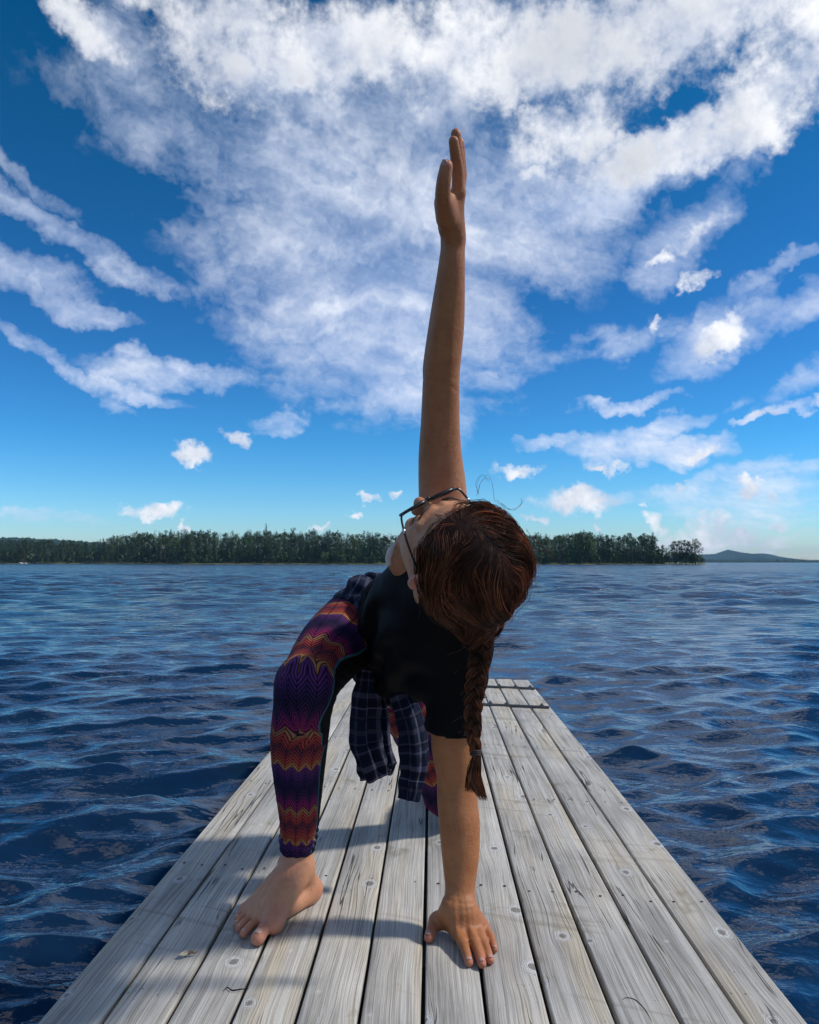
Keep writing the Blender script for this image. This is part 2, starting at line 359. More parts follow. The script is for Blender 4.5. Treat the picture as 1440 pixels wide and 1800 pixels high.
for i in range(NP):
    cxp = XL + pitchx*(i+0.5)
    hw = pitchx/2 - 0.0031 - rnd.uniform(0, 0.0006)
    y0 = -1.6; y1 = YEND + SKEW*(cxp-0.5) + rnd.uniform(-0.012, 0.012)
    ny = 44; rr = 0.0035
    sec = []
    for a in np.linspace(0, pi/2, 4): sec.append((hw-rr+rr*math.sin(a), -rr+rr*math.cos(a)))
    half = [(0.0, 0.0012), (hw*0.5, 0.0010)] + sec + [(hw, -0.026), (hw-0.002, -0.028)]
    cs = half[::-1][:-1] + [(0.0, 0.0012)] + [(-a, b) for a, b in half[1:]]
    cs = [( -a, b) for a, b in cs][::-1]
    m_ = len(cs)
    dz0 = rnd.uniform(-0.0012, 0.0012); ph = rnd.uniform(0, 6); tilt = rnd.uniform(-0.012, 0.012)
    V = []; U = []
    for j in range(ny):
        y = y0 + (y1-y0)*j/(ny-1)
        dz = dz0 + 0.0012*math.sin(y*2.1+ph) + 0.0007*math.sin(y*5.3+ph*2)
        dxx = 0.0009*math.sin(y*1.3+ph) + rnd.uniform(-0.0003, 0.0003)
        for a, b in cs:
            V.append((cxp+a+dxx, y, b+dz+a*tilt*math.sin(y*0.9+ph))); U.append((a+(0.02 if b < -0.01 else 0), y, i+0.5))
    F = [(j*m_+q, j*m_+q+1, (j+1)*m_+q+1, (j+1)*m_+q) for j in range(ny-1) for q in range(m_-1)]
    F += [(j*m_+m_-1, j*m_, (j+1)*m_, (j+1)*m_+m_-1) for j in range(ny-1)]
    F += [tuple(range(m_))[::-1], tuple(range((ny-1)*m_, ny*m_))]
    o = mesh('plank', V, F, WOOD, True, jetty, uv=U)
    try:
        o.data.set_sharp_from_angle(angle=radians(50))
    except Exception: pass
    # screws: two per plank at every joist
    pcs.append((cxp, hw, y1))
sm = None
def disc_mesh(r, h, k=8):
    V = [(r*cos(t*2*pi/k), r*sin(t*2*pi/k), 0) for t in range(k)] + [(r*.8*cos(t*2*pi/k), r*.8*sin(t*2*pi/k), h) for t in range(k)] + [(0, 0, h*0.5)]
    F = [(t, (t+1) % k, k+(t+1) % k, k+t) for t in range(k)] + [(k+t, k+(t+1) % k, 2*k) for t in range(k)]
    return V, F
V, F = disc_mesh(0.0036, 0.0006)
sme = mesh('screw', V, F, SCREW, False, add=False)
ROW = [1.755 + 0.69*q for q in range(-2, 5)]
for q, yr in enumerate(ROW):
    for cxp, hw, y1 in pcs:
        for s in (-1, 1):
            x = cxp + s*hw*0.55 + rnd.uniform(-0.004, 0.004)
            y = yr + SKEW*(x-0.35) + rnd.uniform(-0.012, 0.012)
            if y > y1-0.05: continue
            o = bpy.data.objects.new('screw', sme); o.location = (x, y, 0.0018); link(o, jetty)
    b = MB()
    R = np.array([[cos(math.atan(SKEW)), -sin(math.atan(SKEW)), 0], [sin(math.atan(SKEW)), cos(math.atan(SKEW)), 0], [0, 0, 1]])
    b.box(((XL+XR)/2, yr+SKEW*((XL+XR)/2-0.35), -0.031-0.07), ((XR-XL)/2/cos(math.atan(SKEW))-0.03, 0.024, 0.07), R)
    b.build('joist', DARKWOOD, jetty, False)
for s in (XL+0.10, XR-0.10, (XL+XR)/2):
    b = MB(); b.box((s, 1.55, -0.031-0.14-0.06), (0.03, 3.1, 0.055)); b.build('beam', DARKWOOD, jetty, False)
for yy in (0.2, 2.4, 4.4):
    for s in (XL+0.17, XR-0.17):
        b = MB(); b.tube([(s, yy, -2.2), (s, yy, -0.17)], 0.055, 14); b.build('pile', DARKWOOD, jetty)
# floats close the view through the gaps
b = MB(); b.box((0, 1.5, -0.29), (0.5, 3.0, 0.05)); b.build('float', simple('black_float', (0.02, 0.02, 0.022), 0.7), jetty, False)

# steel bars bolted across the far planks
def bar(p0, p1, bolts, label, hook=False):
    a, b_ = G(*p0, 0.006), G(*p1, 0.006)
    c = (a+b_)/2; d = b_-a; L = np.linalg.norm(d); an = math.atan2(d[1], d[0])
    R = np.array([[cos(an), -sin(an), 0], [sin(an), cos(an), 0], [0, 0, 1]])
    root = empty('steel_bar', (c[0], c[1], 0.003), an)
    tag(root, label, 'steel bar', 'steel bars bolted across the jetty end')
    m1 = MB(); m1.box((0, 0, 0.0015), (L/2, 0.011, 0.0015)); m1.box((0, -0.0092, 0.0055), (L/2, 0.0018, 0.0055))
    m1.build('angle_iron', STEEL, root, False)
    for bp in bolts:
        q = G(*bp, 0.01) - np.array([c[0], c[1], 0]); lx = q[0]*cos(an)+q[1]*sin(an)
        m2 = MB(); m2.tube([(lx, 0.004, 0.004), (lx, 0.004, 0.013)], 0.012, 6); m2.tube([(lx, 0.004, 0.013), (lx, 0.004, 0.020)], 0.0055, 8)
        m2.build('bolt', STEEL, root, False)
    if hook:
        m3 = MB(); m3.tube(spline([(-L/2, 0, 0.004), (-L/2-0.008, 0.01, 0.03), (-L/2-0.004, 0.03, 0.045), (-L/2+0.016, 0.034, 0.03)], 12), 0.005, 8)
        m3.build('hook', STEEL, root)
bar((846, 1238), (966, 1243.5), [(862, 1237), (891, 1238), (952, 1242)], 'nearer dark steel bar bolted across the jetty planks beside the red braid', True)
bar((838, 1206), (941, 1210.5), [(877, 1207), (906, 1208), (932, 1209)], 'farther dark steel bar, the one nearest the end edge of the jetty')

# dry leaf curl on the second plank
LEAF = simple('dry_leaf_cream', (0.55, 0.50, 0.36), 0.7); LEAFD = simple('dry_leaf_brown', (0.16, 0.10, 0.05), 0.7)
lr = empty('dry_leaf', tuple(G(326, 1681, 0.0022)), 0.3)
tag(lr, 'small curled cream and brown dry leaf lying on the second plank from the left', 'leaf')
V = []; F = []
for i in range(9):
    for j in range(7):
        u = i/8; v = j/6-0.5; w = 0.009*math.sin(pi*min(1, u*1.05+.02))**0.7
        an = v*3.4
        V.append((-0.012+u*0.020+0.002*math.sin(v*4), w*math.sin(an)*0.8, 0.0050-0.0045*math.cos(an)*math.sin(pi*u*.9+.15)+0.0015*u))
for i in range(8):
    for j in range(6): a = i*7+j; F.append((a, a+1, a+8, a+7))
o = mesh('leaf_blade', V, F, LEAF, True, lr)
mod = o.modifiers.new('thickness', 'SOLIDIFY'); mod.thickness = 0.0005
b = MB(); b.tube(spline([(0.004, 0.0, 0.003), (0.010, 0.002, 0.006), (0.016, 0.001, 0.003), (0.022, 0.003, 0.005)], 10), [0.003, .0034, .003, .003, .0025, .002, .0015, .001, .0008, .0005], 6)
b.build('stalk', LEAFD, lr)

# open splits in the boards
SPL = simple('dark_split', (0.025, 0.022, 0.02), 0.9, 0, .05)
for pts in ([(1094, 1757), (1103, 1754.5), (1118, 1759), (1134, 1775), (1146, 1796)], [(392, 1742), (400, 1736), (408, 1741), (424, 1739), (437, 1738)], [(636, 1505), (626, 1540), (612, 1590), (600, 1630)]):
    b = MB(); q = spline([G(a, c, 0.0016) for a, c in pts], 18); b.tube(q, np.sin(np.linspace(.12, pi-.12, 18))**.6*(.0014 if pts[0][0] != 636 else .0008), 6, flat=.35)
    b.build('wood_split', SPL, jetty)
# ---------------------------------------------------------------- lake
def wave_dirs():
    g = np.random.default_rng(20)
    out = []
    # wavelength, amplitude, spread: wind blows across towards the right and the viewer
    for i in range(190):
        L = 0.065*(0.98/0.065)**(g.random())
        th = radians(-72) + g.normal(0, 0.46)
        k = 2*pi/L
        slope = 0.034*(1.1 if L < .5 else (.8 if L < .8 else .5))*g.uniform(0.5, 1.3)*(1.0 if L > .2 else .8)
        out.append((k*cos(th), k*sin(th), slope/k, g.uniform(0, 2*pi), k))
    return out
WD = wave_dirs()
def far_dirs():
    g = np.random.default_rng(21); out = []
    for i in range(70):
        L = 0.85*(3.3/0.85)**(g.random()); th = radians(-72) + g.normal(0, .6); k = 2*pi/L
        out.append((k*cos(th), k*sin(th), .028*g.uniform(.5, 1.3)/k, g.uniform(0, 2*pi), k))
    return out
FD = far_dirs()
def waves(X, Y, cell):
    Z = np.zeros_like(X); DX = np.zeros_like(X); DY = np.zeros_like(X)
    gust = 0.80+0.30*np.sin(X*0.23+Y*0.11+1.0)*np.sin(Y*0.19-X*0.07+.5)+0.12*np.sin(X*.9+2)*np.sin(Y*.7)
    for kx, ky, a, ph, k in WD:
        fade = np.clip(1.6 - cell*k/1.1, 0, 1)        # drop waves the grid cannot carry
        t = kx*X+ky*Y+ph
        c = np.cos(t); s = np.sin(t)
        Z += fade*a*c; DX -= fade*a*s*(kx/k)*1.0; DY -= fade*a*s*(ky/k)*1.0
    Z *= gust; DX *= gust; DY *= gust
    R0 = np.hypot(X, Y); grow = np.clip((R0-9)/22, 0, 1)
    for kx, ky, a, ph, k in FD:
        fade = np.clip(1.9 - cell*k/1.1, 0, 1)*grow
        Z += fade*a*np.cos(kx*X+ky*Y+ph)
    return Z, DX, DY
def water_mat():
    m, n, p, o = mat('lake_water')
    pos = n.n('ShaderNodeNewGeometry').outputs['Position']
    x, y, z = n.sep(pos)
    dist = n.v('LENGTH', pos, out=1)
    q = n.com(n.m('MULTIPLY', x, 0.62), y, 0.0)
    a1 = n.noise(q, 9.0, 3, 0.5, 0.4)
    a2 = n.noise(q, 26.0, 3, 0.55, 0.3)
    big = n.noise(n.com(n.m('MULTIPLY', x, 0.6), y, 0.0), 1.5, 4, 0.62)
    mid = n.noise(n.com(n.m('MULTIPLY', x, 0.55), y, 5.0), 3.4, 4, 0.6)
    h = n.m('ADD', n.m('MULTIPLY', a1, 0.012), n.m('MULTIPLY', a2, 0.0024))
    farw = n.rng(dist, 6.0, 30.0, 0.0, 1.0)
    h = n.m('ADD', h, n.m('MULTIPLY', n.m('MULTIPLY', farw, n.rng(dist, 25, 140, 1.0, 1.5)), n.m('ADD', n.m('MULTIPLY', big, 0.34), n.m('MULTIPLY', mid, 0.22))))
    bn = n.bump(h, 1.0, 1.0)
    # beyond a few tens of metres the wavelets are finer than the eye resolves: slopes straight from noise
    f2 = n.rng(dist, 8.0, 45.0, 0.0, 1.0)
    s1 = n.v('SUBTRACT', n.noise(n.com(n.m('MULTIPLY', x, 0.80), n.m('MULTIPLY', y, 0.22), 1.0), 1.0, 5, 0.70, out=1), (0.5, 0.5, 0.5))
    s1 = n.v('MULTIPLY', s1, (0.6, 1.4, 0.0))
    bn = n.v('NORMALIZE', n.v('ADD', bn, n.v('SCALE', s1, scale=f2)))
    n.put(p.inputs['Normal'], bn)
    n.put(p.inputs['Base Color'], n.mix(n.rng(mid, 0.3, 0.7), (0.004, 0.021, 0.062), (0.007, 0.020, 0.045)))
    n.put(p.inputs['Roughness'], n.m('ADD', n.rng(dist, 3, 14, 0.05, 0.09), n.rng(dist, 14, 90, 0.0, 0.09)))
    p.inputs['IOR'].default_value = 1.45
    return m
WM = water_mat()
def polar(r0, r1, gr, a0, a1, na, fine=True):
    nr = int(math.log(r1/r0)/gr)+1
    r = r0*np.exp(np.arange(nr+1)*math.log(r1/r0)/nr)
    a = np.linspace(a0, a1, na+1)
    Rr, A = np.meshgrid(r, a, indexing='ij')
    X = Rr*np.sin(A); Y = Rr*np.cos(A)
    cell = np.maximum(Rr*gr, Rr*(a1-a0)/na*0.6)
    Z, DX, DY = waves(X, Y, cell)
    f = np.clip((140-Rr)/40, 0, 1)
    V = np.stack([X+DX*f, Y+DY*f, WATER+Z*f], -1).reshape(-1, 3)
    i, j = np.meshgrid(np.arange(nr), np.arange(na), indexing='ij')
    b = (i*(na+1)+j).ravel()
    return V, np.stack([b, b+na+1, b+na+2, b+1], 1)[:, ::-1]
V1, F1 = polar(0.9, 140, 0.0068, radians(-60), radians(56), 540)
o = mesh('water', V1, F1[:, ::-1], WM, True); tag(o, kind='structure', label='dark blue rippled lake water round the jetty')
def coarse(r0, r1, a0, a1, nr, na, nm):
    r = r0*np.exp(np.linspace(0, 1, nr+1)*math.log(r1/r0)); a = np.linspace(a0, a1, na+1)
    Rr, A = np.meshgrid(r, a, indexing='ij')
    X = Rr*np.sin(A); Y = Rr*np.cos(A)
    cell = np.maximum(Rr*math.log(r1/r0)/nr, Rr*(a1-a0)/na)
    Z, DX, DY = waves(X, Y, cell); f = np.clip((140-Rr)/100, 0, 1)*np.clip((A-a0)/0.04, 0, 1)*np.clip((a1-A)/0.04, 0, 1)
    V = np.stack([X, Y, WATER+Z*f-0.004], -1).reshape(-1, 3)
    i, j = np.meshgrid(np.arange(nr), np.arange(na), indexing='ij'); b = (i*(na+1)+j).ravel()
    o = mesh(nm, V, np.stack([b, b+1, b+na+2, b+na+1], 1)[:, ::-1], WM, True); tag(o, kind='structure')
coarse(0.9, 140, radians(56), radians(300), 260, 240, 'water_beside')
coarse(140, 6000, radians(-180), radians(180), 30, 90, 'water_beyond')

# ---------------------------------------------------------------- land: shore, hills
def ground_mat():
    m, n, p, o = mat('shore_grass')
    pos = n.n('ShaderNodeNewGeometry').outputs['Position']
    k = n.noise(pos, 0.08, 5, 0.6)
    n.put(p.inputs['Base Color'], n.mix(n.rng(k, .35, .65), (0.05, 0.07, 0.02), (0.17, 0.17, 0.06)))
    p.inputs['Roughness'].default_value = 0.9
    n.put(p.inputs['Normal'], n.bump(n.noise(pos, 0.9, 4), 0.5))
    return m
GM = ground_mat()
def SX(px, Y): return W(px, HOR, Y)[0]
def shore_y(px):                                # distance of the waterline, by where it is seen
    return np.interp(px, [-400, 0, 200, 330, 670, 930, 1160, 1240], [430, 425, 405, 352, 345, 335, 330, 338])
def strip(pxs, yf, depth, prof, nm, mat_, label):
    V = []; F = []; m_ = len(prof)
    for i, px in enumerate(pxs):
        y0 = yf(px)
        for j, (dd, hh) in enumerate(prof):
            w = (math.sin(px*0.21+j)+math.sin(px*0.083+2*j))*0.25
            yy = y0 + dd*(1+0.1*math.sin(px*.05)) + (w*6 if 0 < j < m_-1 else w*2)
            V.append((SX(px, yy), yy, WATER + hh*((1+0.3*w)*(1.0 if nm != 'shore' else float(np.interp(px, [1080, 1180, 1240], [1, .10, .04]))) if hh > 0 else 1)))
    for i in range(len(pxs)-1):
        for j in range(m_-1):
            a = i*m_+j; F.append((a, a+m_, a+m_+1, a+1))
    o = mesh(nm, V, F, mat_, True); tag(o, label, kind='structure'); return o
taper = lambda px: shore_y(px)
strip(np.arange(-500, 1246, 6), taper, 0, [(-6, -1.2), (-2, -0.3), (0, 0.18), (4, .5), (14, .9), (60, 1.8), (150, 5), (320, 9)], 'shore', GM, 'low grassy shore under the forest')
def far_mat(name, c1, c2, sc_):
    m, n, p, o = mat(name)
    pos = n.n('ShaderNodeNewGeometry').outputs['Position']
    n.put(p.inputs['Base Color'], n.mix(n.noise(pos, sc_, 5, 0.7), c1, c2)); p.inputs['Roughness'].default_value = 1.0
    p.inputs['Specular IOR Level'].default_value = 0.1
    return m
HM = far_mat('far_forest_hill', (0.012, 0.03, 0.018), (0.04, 0.07, 0.035), 0.02)
def ridge(pts, Y, depth, nm, label, jag=0, seed=1):
    g = np.random.default_rng(seed)
    px = np.arange(pts[0][0], pts[-1][0]+1, 1.5)
    tops = np.interp(px, [a for a, b in pts], [b for a, b in pts])
    prof = [0, .30, .55, .75, 1, .75, .4, 0]
    V = []; F = []; m_ = len(prof)
    for i, (a, t) in enumerate(zip(px, tops)):
        hh = max(0.2, (HOR-t)/FPX*Y + CAMH - WATER) + (g.normal(0, jag) if jag else 0)
        for j, f in enumerate(prof):
            yy = Y + depth*(j/(m_-1)-0.45)
            yy2 = Y + depth*(j/(m_-1)-0.45) + 0.1*depth*math.sin(a*.07+j)
            V.append((SX(a, Y)*(yy/Y)**0.3, yy2, WATER-0.5 + hh*f*(1+0.06*math.sin(a*.11+j*1.7)*(0 if j == 4 else 1))))
    for i in range(len(px)-1):
        for j in range(m_-1):
            a = i*m_+j; F.append((a, a+m_, a+m_+1, a+1))
    o = mesh(nm, V, F, HM, True); tag(o, label, kind='structure'); return o
ridge([(1100, 982), (1200, 978), (1240, 974.5), (1262, 973.5), (1276, 973.5), (1289, 969.5), (1297, 965.5), (1305, 965.2), (1313, 968.5), (1324, 973.5), (1345, 972.5), (1365, 977), (1385, 981), (1420, 984), (1520, 986)], 3600, 900, 'hill', 'blue hill with a small peak beyond the lake')
ridge([(-300, 940), (0, 943), (60, 945), (120, 949), (220, 958), (330, 975)], 1500, 500, 'hill', 'wooded rise behind the forest', 1.0, 4)
# ---------------------------------------------------------------- trees
def leaf_mat(name, c1, c2):
    m, n, p, o = mat(name)
    oi = n.n('ShaderNodeObjectInfo').outputs['Random']
    pos = n.n('ShaderNodeTexCoord').outputs['Object']
    gp = n.n('ShaderNodeNewGeometry').outputs['Random Per Island']
    k = n.m('ADD', n.m('MULTIPLY', n.noise(pos, 0.8, 3), 0.7), n.m('MULTIPLY', gp, 0.3))
    c = n.mix(n.rng(k, .3, .7), c1, c2)
    hs = n.n('ShaderNodeHueSaturation', {'Hue': n.rng(oi, 0, 1, 0.475, 0.52), 'Saturation': n.rng(oi, 0, 1, 1.1, 0.85), 'Value': n.rng(n.m('FRACT', n.m('MULTIPLY', oi, 7.3)), 0, 1, 0.7, 1.35), 'Color': c})
    n.put(p.inputs['Base Color'], hs.outputs[0]); p.inputs['Roughness'].default_value = 0.75
    p.inputs['Specular IOR Level'].default_value = 0.2
    return m
SPR = leaf_mat('spruce_needles', (0.018, 0.048, 0.010), (0.058, 0.112, 0.020))
PIN = leaf_mat('pine_needles', (0.028, 0.062, 0.012), (0.082, 0.135, 0.024))
BIR = leaf_mat('bush_leaves', (0.05, 0.09, 0.025), (0.11, 0.17, 0.045))
BARK = simple('conifer_bark', (0.10, 0.065, 0.045), 0.9)
def quad_clump(V, F, c, r, k, g, up=0.3):
    for _ in range(k):
        d = g.normal(size=3); d /= np.linalg.norm(d); p = c + d*r*g.random()**0.4
        a = g.normal(size=3); a /= np.linalg.norm(a); b = np.cross(a, [0.1, .2, 1-up]); b /= np.linalg.norm(b)+1e-9
        s = r*g.uniform(0.30, 0.60); i = len(V)
        V += [p-a*s, p+a*s*0.8-b*s*.35, p+a*s*.2+b*s*.6]
        F.append((i, i+1, i+2))
def tree_meshes(kind, seed, lite=False):
    g = np.random.default_rng(seed); V = []; F = []
    T = MB()
    lean = g.normal(0, .012, 2)
    P = [(lean[0]*z*z*3, lean[1]*z*z*3, z) for z in np.linspace(-0.06, .97 if kind != 'bush' else .45, 5)]
    T.tube(P, [0.013, .012, .010, .007, .002] if kind != 'bush' else .012, 5)
    q = 0.5 if lite else 1.0
    if kind == 'spruce':
        z0 = g.uniform(0.08, 0.30); R0 = g.uniform(.12, .18)
        for z in np.arange(z0, 1.0, .030 if not lite else .045):
            f = (1-z)/(1-z0); R = R0*(f**0.8)*g.uniform(.75, 1.15)+.006
            nb = max(3, int((4+R*45)*q))
            for k in range(nb):
                an = g.uniform(0, 2*pi); L = R*g.uniform(.6, 1.1)
                for t in (0.35, 0.7, 1.0):
                    c = np.array([cos(an)*L*t, sin(an)*L*t, z-0.10*L*t*2+g.normal(0, .006)])
                    quad_clump(V, F, c, (0.024+.02*f)*(1.7 if lite else 1.3), 1 if lite else 2, g)
    elif kind == 'pine':
        z0 = g.uniform(0.52, 0.68)
        for k in range(int(26*q)+4):
            z = g.uniform(z0, 0.99); f = (z-z0)/(1-z0); R = .15*math.sin(pi*min(1, .25+f*.72))**.8
            an = g.uniform(0, 2*pi); L = R*g.uniform(.3, 1.15)
            c = np.array([cos(an)*L, sin(an)*L, z])
            if not lite and k % 2 == 0: T.tube([(0, 0, z-.05), tuple(c)], [.004, .0015], 4)
            quad_clump(V, F, c, g.uniform(.035, .060)*(1.5 if lite else 1.1), int(16*q)+4, g, 0.0)
        for k in range(5):
            z = g.uniform(.2, z0); an = g.uniform(0, 2*pi); T.tube([(0, 0, z), (cos(an)*.07, sin(an)*.07, z+.01)], [.003, .001], 4)
    else:
        for k in range(int(46*q)+5):
            d = g.normal(size=3); d /= np.linalg.norm(d); rr = g.random()**.4
            c = np.array([d[0]*.32*rr, d[1]*.32*rr, .52+d[2]*.42*rr])
            quad_clump(V, F, c, g.uniform(.08, .15), int(12*q)+3, g, 0.0)
    return T, np.array(V), F
TP = {}
for kind, cnt, m_ in (('spruce', 5, SPR), ('pine', 6, PIN), ('bush', 4, BIR)):
    TP[kind] = []
    for s in range(cnt):
        T, V, F = tree_meshes(kind, 100+s*7+len(kind))
        cr = mesh('crown', V, F, m_, False, add=False)
        tr = mesh('trunk', T.V, T.F, BARK, True, add=False)
        TP[kind].append((cr, tr))
def tree(name, px, Y, h, kind, label, cat='tree', group=None, z0=None, wide=1.0, var=None):
    r = empty(name, (SX(px, Y), Y, (WATER+0.25) if z0 is None else z0), rnd.uniform(0, 6.28))
    cr, tr = TP[kind][rnd.randrange(len(TP[kind])) if var is None else var]
    for nm, me in (('crown', cr), ('trunk', tr)):
        o = bpy.data.objects.new(nm, me); o.scale = (h*wide, h*wide, h); link(o, r)
    tag(r, label, cat, group); return r
def top_y(px):                                   # skyline of the forest
    return np.interp(px, [-300, 0, 60, 130, 180, 215, 240, 330, 400, 480, 560, 640, 700, 930, 985, 1000, 1025, 1060, 1075, 1100, 1125, 1150, 1170, 1180],
                         [946, 947, 946, 950, 949, 940, 935, 934, 936, 933, 934, 937, 940, 941, 941, 938, 935, 937, 943, 941, 943, 940, 954, 962])
LAND = [(-200, 62, 'under the far low rise at the left end'), (62, 135, 'in the lowest dip of the left skyline'), (135, 205, 'just before the skyline steps up'),
        (205, 262, 'where the skyline first steps up'), (262, 330, 'below the first small white cloud'), (330, 400, 'past the first small white cloud'), (400, 458, 'just short of the tallest spruce tip'),
        (458, 505, 'round the foot of the tallest spruce tip'), (505, 562, 'between the tallest spruce tip and the pale shrubs'), (562, 618, 'over the light green shrubs'), (618, 760, 'closest to the white strap and neck'),
        (760, 975, 'closest to the brown hair'), (975, 1066, 'round the three-tree clump'), (1066, 1300, 'between the three-tree clump and the tallest point pine')]
def where(px): return next(t for a, b_, t in LAND if a <= px < b_)
def place(px, dd, kind, group, label, nm, hj=1.0, wide=1.0):
    Y = float(shore_y(px)) + dd
    zz = WATER + 0.3 + dd*0.02
    h = ((HOR-float(top_y(px)))/FPX*Y + CAMH - zz)*hj
    return tree(nm, px, Y, h, kind, label, 'tree', group, zz, wide)
spans = [(-60, 205, 'low', 'conifer in the low far left stretch of forest across the lake', 'trees of the low left forest'),
         (205, 680, 'mid', 'conifer in the tall dense forest across the lake behind the raised knee', 'trees of the tall middle forest'),
         (925, 1150, 'rgt', 'conifer in the dark stretch of forest between the head and the lone pines', 'trees of the dark forest past the head')]
for a, b_, key, lab, grp in spans:
    px = a
    while px < b_:
        kind = 'pine' if rnd.random() < (0.30 if key != 'rgt' else .28) else 'spruce'
        nm = 'pine_tree' if kind == 'pine' else 'spruce_tree'
        w_ = where(px); place(px+rnd.uniform(-2, 2), rnd.uniform(4, 22), kind, grp+(' (pines ' if kind == 'pine' else ' (spruces ')+w_+')', ('bare-stemmed pine ' if kind == 'pine' else 'pointed spruce ')+w_, nm, rnd.uniform(.74, 1.10), rnd.uniform(.80, 1.15))
        px += rnd.uniform(3.2, 5.4)
# deeper rows read as one mass
MV = []; MF = []
proto = [tree_meshes('spruce', 300+s, True) for s in range(6)] + [tree_meshes('pine', 400+s, True) for s in range(2)]
proto = [(np.array(V), np.array(F)) for T, V, F in proto]
cnt = 0
for row in range(7):
    px = -330.0
    while px < 1150:
        Y = float(shore_y(px)) + 26 + row*13 + rnd.uniform(-5, 5); zz = WATER + .5 + row*.5
        h = ((HOR-float(top_y(px)))/FPX*Y + CAMH - zz)*rnd.uniform(.72, 1.00)*(1.0 if rnd.random() > .08 else 1.10)
        V, F = proto[rnd.randrange(8)]; an = rnd.uniform(0, 6.28); c, s = cos(an), sin(an)
        R = np.array([[c, -s, 0], [s, c, 0], [0, 0, 1]])
        wd = rnd.uniform(.9, 1.2)
        MV.append((V @ R.T)*np.array([h*wd, h*wd, h]) + np.array([SX(px, Y), Y, zz])); MF.append(F+cnt); cnt += len(V)
        px += rnd.uniform(5, 8)
o = mesh('forest', np.vstack(MV), np.vstack(MF).astype(np.int32), leaf_mat('deep_forest', (0.014, 0.036, 0.008), (0.042, 0.080, 0.016)), False)
tag(o, 'deep conifer forest behind the front row of trees across the lake', kind='stuff')
# young trees and undergrowth that closes the gaps between the stems
MV = []; MF = []; cnt = 0
for k in range(2100):
    px = rnd.uniform(-320, 1165)
    Y = float(shore_y(px)) + rnd.uniform(3, 50); V = []; F = []
    quad_clump(V, F, np.array([SX(px, Y), Y, WATER+1.0+rnd.uniform(0, 6.0)*rnd.random()]), rnd.uniform(1.0, 2.6), 22, rng, 0.0)
    MV.append(np.array(V)); MF.append(np.array(F)+cnt); cnt += len(V)
o = mesh('undergrowth', np.vstack(MV), np.vstack(MF).astype(np.int32), leaf_mat('undergrowth_leaves', (0.03, 0.055, 0.018), (0.08, 0.12, 0.035)), False)
tag(o, 'low undergrowth along the forest edge', kind='stuff')
# shrubs on the bank
for px, hh in [(572, 22), (590, 26), (604, 20), (643, 13), (322, 16), (340, 12), (300, 15), (935, 18), (950, 22), (965, 18), (982, 20), (1000, 14), (1028, 17), (620, 16), (512, 12), (655, 18)]:
    Y = float(shore_y(px)) + 2.5
    tree('shrub', px, Y, hh/FPX*Y, 'bush', ('rounded light green shrub '+('on the near bank before the pale shrub row' if px < 560 else 'in the pale shrub row left of the strap' if px < 700 else 'on the bank beside the brown hair')), 'shrub', 'shrubs at the forest foot '+('far left' if px < 560 else 'left' if px < 700 else 'right'), WATER+.15, 1.1)
tree('spruce_tree', 467, 372, (HOR-921)/FPX*372+1, 'spruce', 'slim spruce whose tip stands out highest over the left forest skyline', 'tree', None, WATER+.5, .7, 0)
for i, (px, t, kd, wd) in enumerate([(1008, 938, 'bush', .55), (1022, 934, 'bush', .6), (1040, 936, 'bush', .55)]):
    Y = 338.0; tree('broadleaf_tree', px, Y, (HOR-t)/FPX*Y+.8, kd, ['left', 'middle, highest', 'right'][i]+' tree of the rounded three-tree clump on the dark forest skyline', 'tree', None, WATER+.3, wd, i)
for i, (px, t, v, wd, lab) in enumerate([(1112, 944, 0, 1.0, 'leafy-topped pine standing left of the tallest point pine'), (1134, 939, 1, 1.1, 'tallest pine near the tip of the dark wooded point'),
                                   (1152, 944, 2, 1.0, 'pine just right of the tallest point pine with drooping outer limbs'), (1166, 958, 3, .7, 'small low pine between the dark forest and the lone pines'),
                                   (1187, 952, 4, 1.35, 'leftmost of the three lone pines standing clear against the clouds'), (1205, 950, 5, 1.3, 'middle of the three lone pines standing clear against the clouds'),
                                   (1223, 948, 1, 1.35, 'rightmost of the three lone pines, its flat crown over the blue hill')]):
    Y = 334.0; tree('pine_tree', px, Y, (HOR-t)/FPX*Y+.9, 'pine', lab, 'tree', None, WATER+.2, wd, v)
for i, (px, t, kd) in enumerate([(1181, 958, 'pine'), (1195, 950.5, 'pine'), (1199, 957, 'spruce'), (1212, 951.5, 'pine'), (1217, 957, 'spruce'), (1229, 955, 'pine'), (1172, 962, 'spruce'), (1207, 962, 'spruce'), (1190, 962, 'spruce'), (1222, 964, 'spruce')]):
    Y = 339.0; tree(kd+'_tree', px, Y, (HOR-t)/FPX*Y+.8, kd, ('bare-stemmed pine' if kd == 'pine' else 'low pointed spruce')+' crowded between the lone pines at the tip of the point', 'tree', 'trees crowded at the tip of the point ('+kd+')', WATER+.2, 1.25)
for i, (px, h_) in enumerate([(1176, 20), (1184, 26), (1190, 22), (1197, 28), (1205, 24), (1212, 27), (1219, 22), (1227, 22), (1234, 13), (1158, 22), (1168, 20), (1142, 18)]):
    Y = 336.0; tree('shrub', px, Y, h_/FPX*Y, 'bush', 'dark shrub under the pines at the tip of the wooded point', 'shrub', 'shrubs under the point pines', WATER+.15, 1.2)
